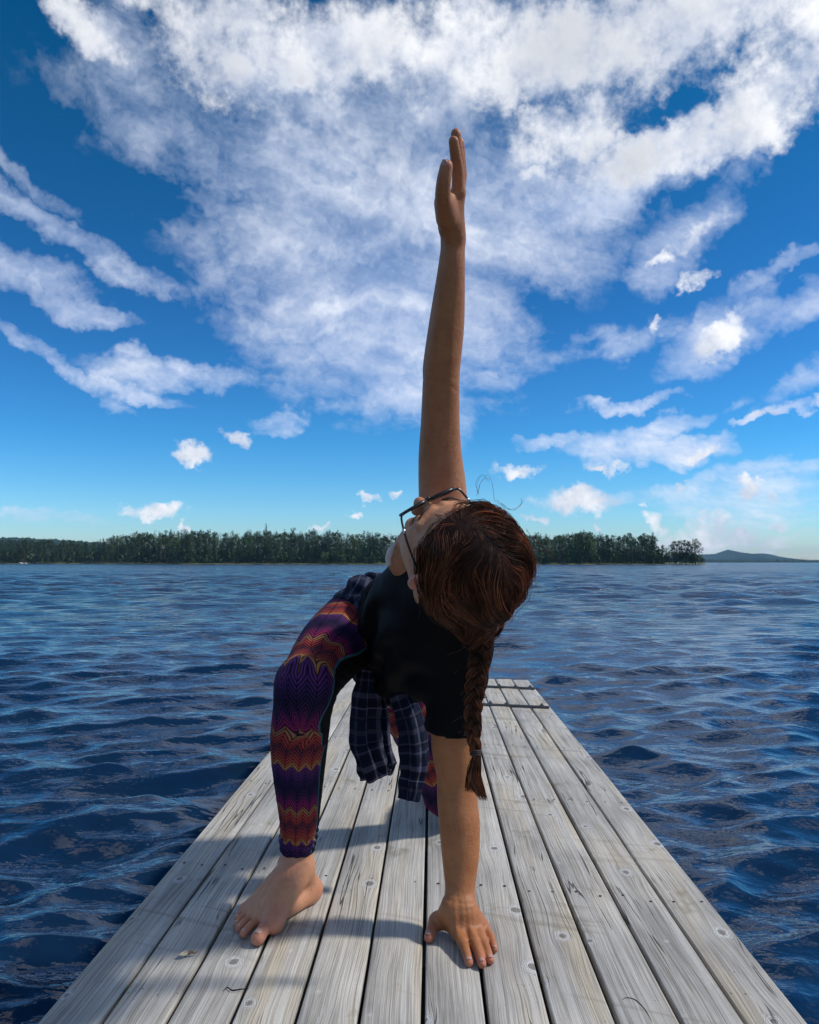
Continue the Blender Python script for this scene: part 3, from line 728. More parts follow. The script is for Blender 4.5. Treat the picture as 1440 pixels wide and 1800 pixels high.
# tiny far treeline on the right
MV = []; MF = []; cnt = 0
for k in range(700):
    px = rnd.uniform(1150, 1560); Y = 1500+rnd.uniform(-40, 60); h = rnd.uniform(5, 9.5)*(1 if px < 1420 else .8); V, F = proto[rnd.randrange(4)]
    s_ = slice(0, (len(F)//3)); Fq = F[::3]
    MV.append(V*np.array([h*2.2, h*2.2, h]) + np.array([SX(px, Y), Y, WATER+.2])); MF.append(Fq+cnt); cnt += len(V)
o = mesh('far_treeline', np.vstack(MV), np.vstack(MF).astype(np.int32), SPR, False); tag(o, 'thin dark treeline on the farthest shore below the blue hill', kind='stuff')
strip(np.arange(1120, 1600, 12), lambda q: 1480.0, 0, [(-6, -1.2), (0, 0.1), (20, 1.2), (120, 3), (260, -1)], 'far_shore', HM, 'farthest low shore below the hill')
# two pale stones at the waterline, far left
for px in (37, 45):
    Y = float(shore_y(px))-1; V = []; r = 1.1 if px == 37 else .8
    sh = [rnd.uniform(.8, 1.2) for _ in range(8)]
    b = MB(); b.tube([(SX(px, Y), Y, WATER-.3), (SX(px, Y)+.1, Y, WATER+r*.4), (SX(px, Y)+.15, Y, WATER+r*.75), (SX(px, Y)+.15, Y, WATER+r*.85)], [r*1.3, r*1.2, r*.7, r*.2], 7)
    o = b.build('boulder', simple('shore_stone', (0.35, 0.33, 0.30), 0.9), None); tag(o, 'larger pale boulder at the far left waterline' if px == 37 else 'smaller pale boulder beside the larger one at the far left waterline', 'boulder')
# thin air haze
m = bpy.data.materials.new('haze'); m.use_nodes = True; n = N(m.node_tree)
pv = n.n('ShaderNodeVolumePrincipled', {'Color': (0.36, 0.66, 1.0, 1), 'Density': 0.00011, 'Anisotropy': 0.0})
n.put(n.n('ShaderNodeOutputMaterial').inputs['Volume'], pv.outputs[0])
b = MB(); b.box((0, 3000, 48), (4200, 3300, 51.6)); o = b.build('haze', m, None, False); tag(o, kind='stuff', label='thin blue air haze over the lake')
# ---------------------------------------------------------------- distance-field modelling
class Prim:
    def __init__(s, f, c, r, k, sub=False): s.f = f; s.c = np.asarray(c, float); s.r = r; s.k = k; s.sub = sub
def rc(a, b, r1, r2, k=0.012):                       # round cone
    a = np.asarray(a, float); b = np.asarray(b, float); d = b-a; L2 = d@d
    def f(P):
        t = np.clip(((P-a)@d)/L2, 0, 1)
        return np.linalg.norm(P-a-t[:, None]*d, axis=1) - (r1+(r2-r1)*t)
    return Prim(f, (a+b)/2, math.sqrt(L2)/2+max(r1, r2), k)
def el(c, axes, rad, k=0.012, sub=False):            # ellipsoid; axes = rows
    c = np.asarray(c, float); A = np.asarray(axes, float); R = np.asarray(rad, float)
    def f(P):
        q = (P-c)@A.T; k0 = np.linalg.norm(q/R, axis=1); k1 = np.linalg.norm(q/(R*R), axis=1)+1e-9
        return np.where(k0 < 1e-3, -R.min(), k0*(k0-1.0)/k1)
    return Prim(f, c, R.max(), k, sub)
def limb(pts, rad, k=0.012, sub_=5):
    """one smooth tapering limb through the joints: a splined centre line with splined radii"""
    pts = np.asarray(pts, float); m_ = (len(pts)-1)*sub_+1
    Q = spline(pts, m_) if len(pts) > 2 else np.linspace(pts[0], pts[1], 3)
    rr = spline(np.stack([np.asarray(rad, float), np.zeros(len(rad)), np.zeros(len(rad))], 1), m_)[:, 0] if len(pts) > 2 else np.linspace(rad[0], rad[1], 3)
    A = Q[:-1]; Dd = Q[1:]-Q[:-1]; L2 = np.sum(Dd*Dd, 1)+1e-12
    def f(P):
        best = np.full(len(P), 9.0); c0 = P.mean(0); Rb = np.max(np.abs(P-c0))*1.8
        tc_ = np.clip(np.sum((c0-A)*Dd, 1)/L2, 0, 1); dc = np.linalg.norm(c0-A-tc_[:, None]*Dd, axis=1)-rr[:-1]
        for i in np.nonzero(dc <= dc.min()+2*Rb+.02)[0]:
            t = np.clip(((P-A[i])@Dd[i])/L2[i], 0, 1)
            best = np.minimum(best, np.linalg.norm(P-A[i]-t[:, None]*Dd[i], axis=1)-(rr[i]+(rr[i+1]-rr[i])*t))
        return best
    c = (Q.min(0)+Q.max(0))/2
    return Prim(f, c, np.max(np.linalg.norm(Q-c, axis=1)+rr), k)
def chain(pts, rad, k=0.012): return [limb(pts, rad, k)]
def field(prims, P, post=None):
    d = None
    for p in prims:
        e = p.f(P)
        if d is None: d = e.copy() if not p.sub else np.full(len(P), 1.0); 
        elif p.sub:
            k = max(p.k, 1e-4); h = np.clip(0.5-0.5*(d+e)/k, 0, 1); d = d*(1-h) - e*h + k*h*(1-h)
        else:
            k = max(p.k, 1e-5); h = np.clip(0.5+0.5*(d-e)/k, 0, 1); d = d*(1-h)+e*h - k*h*(1-h)
    if post is not None: d = post(P, d)
    return d
def polygonise(prims, vox=0.002, post=None, nb=14, margin=0.0):
    lo = np.min([p.c-p.r for p in prims if not p.sub], axis=0)-0.03-margin; hi = np.max([p.c+p.r for p in prims if not p.sub], axis=0)+0.03+margin
    B = vox*nb; nbk = np.ceil((hi-lo)/B).astype(int)
    gi = np.stack(np.meshgrid(*[np.arange(x) for x in nbk], indexing='ij'), -1).reshape(-1, 3)
    cen = lo + (gi+0.5)*B; hd = B*0.87
    near = np.zeros((len(cen), len(prims)), bool)
    for j, p in enumerate(prims):
        near[:, j] = np.linalg.norm(cen-p.c, axis=1) < p.r + hd + p.k + 0.02 + margin
    act = near[:, [j for j, p in enumerate(prims) if not p.sub]].any(1)
    d0 = np.full(len(cen), 9.0)
    ii = np.nonzero(act)[0]
    for s in range(0, len(ii), 20000): d0[ii[s:s+20000]] = field([p for p in prims], cen[ii[s:s+20000]], post)
    ii = ii[np.abs(d0[ii]) < hd*1.5+0.008+margin]
    ax = np.arange(nb+1)
    off = np.stack(np.meshgrid(ax, ax, ax, indexing='ij'), -1).reshape(-1, 3)
    SH = 4096
    key = lambda I: (I[..., 0].astype(np.int64)*SH + I[..., 1])*SH + I[..., 2]
    VK = []; VP = []; EG = []
    for b in ii:
        I0 = gi[b]*nb; P = lo + (I0+off)*vox
        ps = [p for j, p in enumerate(prims) if near[b, j]]
        if not any(not p.sub for p in ps): continue
        while ps and ps[0].sub: ps = ps[1:]+ps[:1]
        D = field(ps, P, post).reshape(nb+1, nb+1, nb+1)
        if D.min() > 0 or D.max() < 0: continue
        S = D < 0
        n8 = [S[i:nb+i, j:nb+j, k:nb+k] for i in (0, 1) for j in (0, 1) for k in (0, 1)]
        s8 = sum(x.astype(np.int8) for x in n8); C = np.argwhere((s8 > 0) & (s8 < 8))
        if len(C) == 0: continue
        acc = np.zeros((len(C), 3)); cnt = np.zeros(len(C))
        for axis in range(3):
            o1, o2 = [(1, 2), (0, 2), (0, 1)][axis]
            for u in (0, 1):
                for v in (0, 1):
                    a = C.copy(); a[:, o1] += u; a[:, o2] += v; c2 = a.copy(); c2[:, axis] += 1
                    da = D[a[:, 0], a[:, 1], a[:, 2]]; db = D[c2[:, 0], c2[:, 1], c2[:, 2]]
                    mk = (da < 0) != (db < 0); t = np.where(mk, da/(da-db+1e-20), 0)
                    pt = a.astype(float); pt[:, axis] += t
                    acc += pt*mk[:, None]; cnt += mk
        VP.append(lo + (I0 + acc/cnt[:, None])*vox); VK.append(key(C+I0))
        for axis in range(3):
            sl = [slice(0, nb)]*3; sh = list(sl); sh[axis] = slice(1, nb+1)
            A = S[tuple(sl)]; Bq = S[tuple(sh)]
            E = np.argwhere(A != Bq)
            if len(E):
                fl = A[E[:, 0], E[:, 1], E[:, 2]]
                EG.append((axis, E+I0, fl))
    VK = np.concatenate(VK); VP = np.concatenate(VP); od = np.argsort(VK); VK = VK[od]; VP = VP[od]
    Q = []
    for axis, E, fl in EG:
        o1, o2 = [(1, 2), (2, 0), (0, 1)][axis]
        cs = []
        for u, v in ((0, 0), (-1, 0), (-1, -1), (0, -1)):
            c = E.copy(); c[:, o1] += u; c[:, o2] += v; cs.append(c)
        ok = np.ones(len(E), bool); ids = []
        for c in cs:
            kk = key(c); p = np.searchsorted(VK, kk); p = np.clip(p, 0, len(VK)-1); ok &= VK[p] == kk; ids.append(p)
        q = np.stack(ids, 1)[ok]; f2 = fl[ok]
        q[~f2] = q[~f2][:, ::-1]; Q.append(q)
    return VP, np.concatenate(Q)
def relax(V, Q, it=1, w=0.5):
    for _ in range(it):
        S = np.zeros_like(V); C = np.zeros(len(V))
        for a in range(4):
            b = (a+1) % 4
            np.add.at(S, Q[:, a], V[Q[:, b]]); np.add.at(C, Q[:, a], 1)
            np.add.at(S, Q[:, b], V[Q[:, a]]); np.add.at(C, Q[:, b], 1)
        V = V*(1-w) + w*S/np.maximum(C, 1)[:, None]
    return V
def ortho(a, b):                                     # a kept, b made square to it, third by cross
    a = nrmz(a); b = nrmz(np.asarray(b)-a*(a@np.asarray(b))); return np.array([a, b, np.cross(a, b)])

# ---------------------------------------------------------------- skeleton, laid out from what the photograph shows
shR = W(783, 955, 1.50); shL = W(806, 1160, 1.56); smid = (shR+shL)/2
hipR = W(632, 1098, 1.93); hipL = W(700, 1165, 2.01); pmid = (hipR+hipL)/2
knR = W(537, 1205, 1.585); anR = W(523, 1522, 1.665)
knL = W(784, 1398, 2.16); anL = np.array([knL[0]-0.02, knL[1]+0.40, 0.045])
elR = W(778, 675, 1.36); wrR = W(797, 418, 1.28)
elL = W(813, 1388, 1.60); wrL = W(808, 1586, 1.565)
HC = W(797, 986, 1.365)
Rr = nrmz([.77, .49, .405]); Ff = np.array([-.45, -.028, .89]); Ff = nrmz(Ff - Rr*(Ff@Rr)); Uu = np.cross(Rr, Ff)
HX = np.array([Rr, Ff, Uu])                          # right ear, face, crown
def H(a, b, c): return HC + Rr*a + Ff*b + Uu*c       # head coordinates in metres
S = nrmz(smid-pmid); Lt = nrmz((shR-shL) - S*((shR-shL)@S)); Ap = np.cross(S, Lt)
if Ap[0] > 0: Ap = -Ap
TX = np.array([S, Lt, Ap])
def T(s, l, a): return pmid + (smid-pmid)*s + Lt*l + Ap*a

# ---------------------------------------------------------------- body
skin = []
# torso
skin += [el(T(.80, 0, .0), TX, (.15, .135, .095), .03), el(T(.42, 0, 0), TX, (.15, .105, .085), .04), el(T(.02, 0, -.01), TX, (.12, .145, .10), .04)]
skin += [rc(T(.99, -.02, .01), shL, .050, .044, .03), rc(T(.99, .02, .01), shR, .050, .044, .03)]
neckb = T(1.03, 0, .005); neckt = H(0, -.015, -.035)
skin += [rc(W(745, 955, 1.53), W(712, 982, 1.545), .050, .036, .03)]
skin += [rc(neckb, neckt, .052, .048, .03), rc(neckb+Ap*.03, H(0, .03, -.06), .040, .034, .03)]
# raised arm
m1 = (shR+elR)/2
skin += chain([shR, W(778, 860, 1.475), W(774, 800, 1.445), W(774, 750, 1.415), W(775.5, 676, 1.375), W(777, 640, 1.36), W(786, 567, 1.33), W(794, 470, 1.29), wrR], [.047, .0445, .0395, .0352, .0322, .0322, .0295, .0222, .0190], .02)
skin += [rc(wrR+np.array([0, -.013, 0]), wrR+np.array([0, .013, 0]), .017, .017, .012)]
# raised hand, edge on, thumb towards the viewer
def hand_up():
    o = []
    mk = []
    pal_t = [W(806+0, 338+q*3, 1.225+0.021*q) for q in range(4)]
    for q in range(4):
        o.append(rc(W(797, 405, 1.262+.010*q), pal_t[q], .0145, .0115-.0003*q, .010))
    tips = [(797.5, 248, 1.180), (801.5, 235, 1.203), (808, 250, 1.232), (812, 278, 1.265)]
    mids = [(805, 300, 1.208), (807, 293, 1.228), (810, 300, 1.25), (812, 312, 1.275)]
    for q in range(4):
        r0 = [.0098, .0100, .0094, .0083][q]
        a, b_, c = pal_t[q], W(*mids[q]), W(*tips[q])
        d = b_+(c-b_)*.5
        o += chain([a, b_, d, c], [r0*1.12, r0*.98, r0*.92, r0*.80], .004)
    o += [rc(W(791, 395, 1.255), W(782, 355, 1.215), .019, .0165, .014)]
    o += chain([W(786, 385, 1.235), W(779, 348, 1.195), W(780.5, 318, 1.175), W(785, 292, 1.165)], [.0165, .0125, .0112, .0098], .008)
    return o
skin += hand_up()
# supporting arm
skin += chain([shL, W(797, 1290, 1.585), W(803, 1365, 1.60), W(804, 1405, 1.60), W(808, 1450, 1.595), W(809.5, 1500, 1.59), W(809, 1545, 1.58), wrL], [.047, .0445, .0395, .0395, .0397, .0365, .0305, .0258], .02)
skin += [rc(wrL-np.array([.0085, 0, 0]), wrL+np.array([.0085, 0, 0]), .0205, .0205, .012)]
MCP = [G(804.5, 1634, .026), G(824.5, 1632, .027), G(839, 1630, .025), G(851.5, 1628.5, .021)]
PIP = [G(813, 1657, .0185), G(834, 1656, .019), G(848, 1652.5, .018), G(861.5, 1647, .016)]
TIP = [G(824.5, 1692, .0085), G(847.5, 1694.5, .0085), G(862, 1688, .0082), G(869.5, 1669, .0078)]
for q in range(4):
    base = wrL + np.array([(-.016, -.006, .005, .013)[q], -.012, -.008])
    skin.append(rc(base, MCP[q], .0185, (.0118, .0122, .0115, .0105)[q], .014))
    skin.append(rc(base-np.array([0, 0, .010]), MCP[q]-np.array([0, 0, .013]), .016, .0105, .012))
    r0 = (.0098, .0101, .0095, .0084)[q]
    dip = PIP[q]*.45+TIP[q]*.55 + np.array([0, 0, .0025])
    skin += chain([MCP[q], PIP[q], dip, TIP[q]], [r0*1.04, r0*.97, r0*.88, r0*.78], .004)
    skin.append(el(PIP[q]+np.array([0, 0, .0012]), np.eye(3), (r0*1.02, r0*.9, r0*.95), .004))
tCM, tMC, tIP, tTP = G(786, 1606, .028), G(768, 1618, .022), G(760.5, 1632, .016), G(754.5, 1648, .0098)
skin += [rc(wrL+np.array([-.014, -.012, -.012]), tMC, .018, .0135, .014)]
skin += chain([tCM, tMC, tIP, tTP], [.0150, .0125, .0115, .0098], .006)
skin += [rc(tMC, MCP[0]-np.array([.002, -.02, .010]), .009, .010, .014)]       # web
# right leg
shk = knR - np.array([0, 0, .0])
calf = knR*.66+anR*.34 + np.array([-.010, .016, 0])
skin += chain([hipR, (hipR+knR)/2+np.array([-.004, 0, .01]), knR+np.array([0, .02, .0])], [.088, .072, .054], .04)
skin += chain([knR, calf, knR*.25+anR*.75, anR+np.array([0, 0, .03]), anR], [.050, .050, .033, .029, .031], .025)
# foot, standing on the planks
heel = G(541, 1562, .028); 
skin += [rc(anR+np.array([0, 0, .0]), heel, .030, .0265, .02), el(heel+np.array([.003, .006, -.003]), np.eye(3), (.027, .028, .026), .012)]
mm = G(530, 1527, .075); skin.append(el(mm+np.array([.010, -.004, .004]), np.eye(3), (.014, .013, .015), .010)); skin.append(el(anR+np.array([-.030, -.004, .004]), np.eye(3), (.010, .011, .014), .010)); skin.append(limb([anR+np.array([-.005, -.020, .018]), anR+np.array([-.010, -.032, .0]), anR+np.array([-.022, -.060, -.022])], [.0075, .0085, .009], .012))
ball1 = G(481, 1620, .022); ball5 = G(438, 1595, .017)
mids_ = [G(477, 1618, .021), G(459, 1615, .019), G(448, 1610, .017), G(439.5, 1604, .016), G(432, 1599, .014)]
inst = anR + np.array([-.018, -.020, -.018])
for q, b_ in enumerate(mids_):
    skin.append(rc(inst+np.array([-.006*q+.010, 0, -.003*q]), b_, .030-.001*q, (.0185, .0150, .0140, .0130, .0120)[q], .012))
    skin.append(rc(heel+np.array([-.006*q+.004, -.01, -.002]), b_-np.array([0, 0, .004]), .022, .0115, .014))
skin.append(el(ball1+np.array([.001, .002, -.003]), np.eye(3), (.018, .026, .0185), .016))
ttip = [G(453.5, 1649, .0125), G(428.5, 1641, .0100), G(420, 1632, .0092), G(416.5, 1624.5, .0085), (G(417.5, 1614, .0080))]
trad = [.0138, .0084, .0079, .0075, .0072]
tmid = []
for q in range(5):
    md = mids_[q]*.42+ttip[q]*.58 + np.array([0, 0, (.001, .004, .004, .0035, .003)[q]]); tmid.append(md)
    skin += chain([mids_[q]-np.array([0, 0, .002]), md, ttip[q]], [trad[q]*.98, trad[q]*.90, trad[q]*.98], .0025)
# left leg, kneeling behind
skin += chain([hipL, (hipL+knL)/2, knL+np.array([0, 0, .012])], [.088, .072, .056], .04)
skin += chain([knL, knL*.66+anL*.34+np.array([0, 0, .012]), anL], [.050, .050, .030], .025)
skin += chain([anL, anL+np.array([0, .03, -.012]), anL+np.array([.005, .10, -.022]), anL+np.array([.01, .15, -.02])], [.031, .028, .020, .014], .012)
# head
hd = []
hd += [el(H(0, -.012, .050), HX, (.074, .094, .088), .02), el(H(0, .040, .010), HX, (.060, .052, .072), .025)]
hd += [el(H(0, .058, -.052), HX, (.036, .030, .030), .022), el(H(0, .035, -.045), HX, (.050, .040, .034), .02)]
for s in (-1, 1):
    hd += [el(H(.036*s, .066, -.012), HX, (.022, .018, .018), .014), rc(H(.062*s, .0, -.03), H(.026*s, .066, -.066), .014, .012, .018)]
    hd += [rc(H(.012*s, .092, .032), H(.046*s, .080, .030), .008, .008, .010)]          # brow
    hd += [el(H(.031*s, .098, .016), HX, (.016, .011, .011), .008, True), el(H(.031*s, .082, .016), HX, (.0135, .0135, .0125), .003)]
hd += [rc(H(0, .092, .022), H(0, .116, -.012), .0075, .0095, .008), rc(H(0, .100, -.014), H(0, .114, -.016), .010, .0085, .006)]
for s in (-1, 1): hd += [el(H(.0125*s, .106, -.018), HX, (.0068, .0085, .0068), .005)]
hd += [rc(H(-.015, .092, -.036), H(.015, .092, -.036), .0062, .0062, .004), rc(H(-.013, .091, -.045), H(.013, .091, -.045), .0066, .0066, .004), el(H(0, .086, -.068), HX, (.017, .015, .013), .012)]
for s in (-1, 1):                                                                     # ears
    E = lambda a, b, c: H(.076*s + a*s, -.006+b, .0+c)
    for i in range(9):
        a0, a1 = radians(-70+i*34), radians(-70+(i+1)*34)
        hd.append(rc(E(.004, .015*cos(a0)-.004, .027*sin(a0)+.002), E(.004, .015*cos(a1)-.004, .027*sin(a1)+.002), .0042, .0042, .006))
    hd += [el(E(-.001, -.002, .0), HX, (.006, .015, .026), .006), el(E(.003, .004, -.024), HX, (.0055, .009, .009), .006), el(E(.009, .002, -.002), HX, (.005, .006, .011), .004, True)]
skin += hd
_elR = W(776, 680, 1.375)
_wr = wrL.copy(); _hand = (wrL+MCP[1])/2
def skin_post(P, d):
    # wrist creases, tendons, knuckle lines
    q = P-_wr; m_ = (np.abs(q[:, 0]) < .05) & (np.abs(q[:, 1]) < .13) & (np.abs(q[:, 2]) < .06)
    if m_.any():
        x, y, z = q[m_, 0], q[m_, 1], q[m_, 2]
        add = np.zeros(m_.sum())
        for z0, dp, sl in ((.010, .0011, .10), (-.001, .0008, -.05)):
            add += dp*np.exp(-((z-z0-x*sl*-1)/.0014)**2)*(y < .01)
        for a, b_ in zip(MCP[:4], ((-.012), (-.004), (.004), (.011))):      # tendons
            t = np.clip(-(y)/(.085), 0, 1); cx = b_+(a[0]-_wr[0]-b_)*t
            add -= .0012*np.exp(-((x-cx)/.0035)**2)*(t > .15)*(t < .95)*np.sin(np.clip((t-.15)/.8, 0, 1)*pi)
        for q2 in range(4):
            a, b_ = PIP[q2]-_wr, TIP[q2]-_wr; dr = nrmz(b_-a); s_ = (x-a[0])*dr[0]+(y-a[1])*dr[1]; lat = np.hypot(x-a[0], y-a[1]) < .013
            for o_ in (-.003, .0005, .004): add += .0008*np.exp(-((s_-o_)/.0009)**2)*lat
        d = d.copy(); d[m_] += add
    # elbow crease and arm muscles of the raised arm
    q = P-_elR; m_ = (np.abs(q[:, 2]) < .30) & (np.abs(q[:, 0]) < .06) & (q[:, 1] < .12) & (q[:, 1] > -.2)
    if m_.any():
        d = d.copy(); x, y, z = q[m_, 0], q[m_, 1], q[m_, 2]; fr_ = 1/(1+np.exp(np.clip((y-.004)/.005, -30, 30)))
        add = .0006*np.exp(-((z+.35*x)/.0035)**2)*fr_ + .0003*np.exp(-((z-.012+.2*x)/.003)**2)*fr_
        add -= .0045*np.exp(-((x+.012-.10*(z-.06))/.011)**2)*np.exp(-((z-.075)/.06)**2)*fr_ + .0022*np.exp(-((x-.014)/.010)**2)*np.exp(-((z-.07)/.055)**2)
        add -= .0030*np.exp(-((x+.002)/.016)**2)*np.exp(-((z+.10)/.05)**2)
        add += .0012*np.exp(-((x-.002)/.003)**2)*np.exp(-((z-.20)/.05)**2)*fr_
        d[m_] += add
    # tendons and veins on the foot
    q = P-anR; m_ = (q[:, 2] < .02) & (np.abs(q[:, 0]) < .17) & (np.abs(q[:, 1]) < .22)
    if m_.any():
        d = d.copy(); pm = P[m_]; add = np.zeros(m_.sum())
        for t_ in range(5):
            a_ = inst+np.array([0, 0, .02]); b2 = mids_[t_]; dd_ = (b2-a_)[:2]; L_ = np.hypot(*dd_); dd_ = dd_/L_
            s_ = (pm[:, :2]-a_[:2])@dd_; l_ = (pm[:, :2]-a_[:2])@np.array([-dd_[1], dd_[0]])
            add -= .0020*np.exp(-(l_/.0036)**2)*np.exp(-((s_/L_-.62)/.28)**2)
        wv_ = (pm[:, 0]-anR[0])*.8+(pm[:, 1]-anR[1])*.2+.012*np.sin((pm[:, 1]-anR[1])*45)
        add -= .0014*np.exp(-((wv_+.030)/.0024)**2)*(pm[:, 2] > .02)
        d[m_] += add
    return d
Vb, Qb = polygonise(skin, 0.0025, skin_post)
Vb = relax(Vb, Qb, 1, .25)
def spots(V, L):
    o = np.zeros(len(V))
    for c, r, w in L: o += w*np.exp(-(np.sum((V-np.asarray(c))**2, 1)/(r*r)))
    return np.clip(o, 0, 1)
red = spots(Vb, [(t, .013, .75) for t in TIP] + [(t, .009, .35) for t in PIP] + [(t, .012, .25) for t in MCP] + [(tTP, .016, .9), (tIP, .012, .6), (tMC, .014, .4)]
            + [(heel+np.array([.012, .008, 0]), .028, .7), (ball1, .024, .7), (ttip[0], .018, .8), (tmid[0], .016, .5), (inst+np.array([0, -.01, .02]), .03, .35)] + [(t, .011, .8) for t in ttip[1:]] + [(t, .011, .35) for t in tmid]
            + [(H(-.080, -.006, .0), .026, .9), (H(.080, -.006, .0), .026, .7), (H(0, .118, -.014), .015, .5), (H(.034, .072, -.02), .02, .25), (H(-.034, .072, -.02), .02, .25), (H(0, .095, -.040), .014, .9)]
            + [(W(785, 292, 1.165), .02, .3), (W(800, 240, 1.19), .02, .3)])
dark = spots(Vb, [(H(-.087, -.003, -.002), .008, .9), (H(.087, -.003, -.002), .008, .9)])
# fair skin: face, neck, chest and feet are less tanned than the arms
fair = np.clip(np.exp(-(np.sum((Vb-HC)**2, 1)/.17**2))*1.6, 0, 1); fair = np.maximum(fair, (Vb[:, 2] < .20)*(Vb[:, 0] < -.12)*1.0)
def skin_mat():
    m, n, p, o = mat('skin')
    R_ = n.n('ShaderNodeAttribute', attribute_name='red').outputs['Fac']
    K_ = n.n('ShaderNodeAttribute', attribute_name='dark').outputs['Fac']
    Fr = n.n('ShaderNodeAttribute', attribute_name='fair').outputs['Fac']
    pos = n.n('ShaderNodeTexCoord').outputs['Object']
    k1 = n.noise(pos, 28, 4, 0.6); k2 = n.noise(pos, 160, 3, 0.6)
    tan = n.mix(n.rng(k1, .3, .7), (0.33, 0.122, 0.043), (0.42, 0.168, 0.064))
    fr = n.mix(n.rng(k1, .3, .7), (0.48, 0.215, 0.11), (0.56, 0.27, 0.148))
    c = n.mix(Fr, tan, fr)
    blot = n.noise(pos, 75, 3, 0.6); c = n.mix(n.m('MULTIPLY', n.rng(blot, .50, .70), .38), c, n.mix(1.0, c, (.92, .62, .52), 'MULTIPLY'))
    c = n.mix(n.m('MULTIPLY', n.rng(k2, .58, .75), .30), c, n.mix(1.0, c, (.6, .45, .4), 'MULTIPLY'))
    c = n.mix(n.m('MULTIPLY', R_, .75), c, (0.58, 0.20, 0.15))
    c = n.mix(n.m('MULTIPLY', K_, .7), c, (0.25, 0.05, 0.04))
    mole = n.n('ShaderNodeTexVoronoi', {'Vector': pos, 'Scale': 22.0}, feature='F1')
    c = n.mix(n.m('MULTIPLY', n.rng(mole.outputs['Distance'], .045, .06, 1, 0), .35), c, (0.12, 0.05, 0.03))
    n.put(p.inputs['Base Color'], c)
    p.inputs['Roughness'].default_value = 0.5; p.inputs['Specular IOR Level'].default_value = 0.38
    p.inputs['Subsurface Weight'].default_value = 0.12; p.inputs['Subsurface Radius'].default_value = (1.0, .35, .2); p.inputs['Subsurface Scale'].default_value = 0.008
    cr = n.n('ShaderNodeTexVoronoi', {'Vector': pos, 'Scale': 700.0}, feature='F1').outputs['Distance']
    n.put(p.inputs['Normal'], n.bump(n.m('ADD', n.m('MULTIPLY', cr, .4), n.m('MULTIPLY', k2, 1.6)), 0.0009, 0.7))
    return m
SKIN = skin_mat()
person = empty('person', (float(anR[0]), float(anR[1]), 0.0))
tag(person, 'barefoot woman in a twisting lunge on the jetty, one hand down, other arm raised', 'person')
def child(o, parent=None):
    """parent keeping world position"""
    o.parent = parent or person
    o.matrix_parent_inverse = (parent or person).matrix_world.inverted() if parent is None else o.matrix_parent_inverse
    return o
person_off = Vector(person.location)
def pmesh(name, V, F, m, smooth=True, parent=None, **kw):
    if parent is None: V = np.asarray(V, float) - np.array(person_off)
    else: V = np.asarray(V, float) - np.array(person_off)
    return mesh(name, V, F, m, smooth, parent or person, **kw)
def pbuild(b, name, m, parent=None, smooth=True): return pmesh(name, b.V, b.F, m, smooth, parent)
body = pmesh('body', Vb, Qb, SKIN, attrs={'red': red, 'dark': dark, 'fair': fair})

# nails
NAIL = simple('nail', (0.47, 0.255, 0.20), 0.35, 0, .4)
TNAIL = simple('toenail', (0.58, 0.35, 0.27), 0.35, 0, .5)
def nail(c, fwd, up, w, l, nm='fingernail'):
    fwd = nrmz(fwd); up = nrmz(np.asarray(up, float)-fwd*(fwd@np.asarray(up, float))); rt = np.cross(fwd, up); V = []; F = []
    for i in range(6):
        for j in range(7):
            a = i/5-.5; b_ = j/6*2-1; ww = w*(1-.10*abs(a*2)**3 - (.12 if i in (0, 5) else 0))
            V.append(np.asarray(c)+fwd*(a*l*(1-.12*b_*b_))+rt*(b_*ww/2)+up*(-.22*w*b_*b_-.04*l*(a+.5)**2))
    for i in range(5):
        for j in range(6): k = i*7+j; F.append((k, k+1, k+8, k+7))
    o = pmesh(nm, V, F, TNAIL if nm == 'toenail' else NAIL, True, body); md = o.modifiers.new('t', 'SOLIDIFY'); md.thickness = .0006; md.offset = -1
for q in range(4):
    d = nrmz(TIP[q]-PIP[q]); r0 = (.0098, .0101, .0095, .0084)[q]*.80
    nail(TIP[q]+np.array([0, 0, r0*1.12])-d*.0008, d+np.array([0, 0, .05]), (0, 0, 1), r0*1.35, .0105)
d = nrmz(tTP-tIP); nail(tTP+nrmz([-.2, -.1, 1])*.0112, d, (-.35, -.1, 1), .0118, .0125)
for q in range(5):
    d = nrmz(ttip[q]-tmid[q]); d[2] *= .6; r0 = trad[q]*.95
    nail(ttip[q]+np.array([0, 0, r0*1.12])+d*.0005, d, (0, 0, 1), r0*(1.25 if q else 1.15), (.0135 if q == 0 else .0072), 'toenail')
d = nrmz(W(785, 292, 1.165)-W(780.5, 318, 1.175)); nail(W(785, 292, 1.165)+np.array([-.0055, -.0085, 0]), d, (-.6, -.8, 0), .0115, .012)

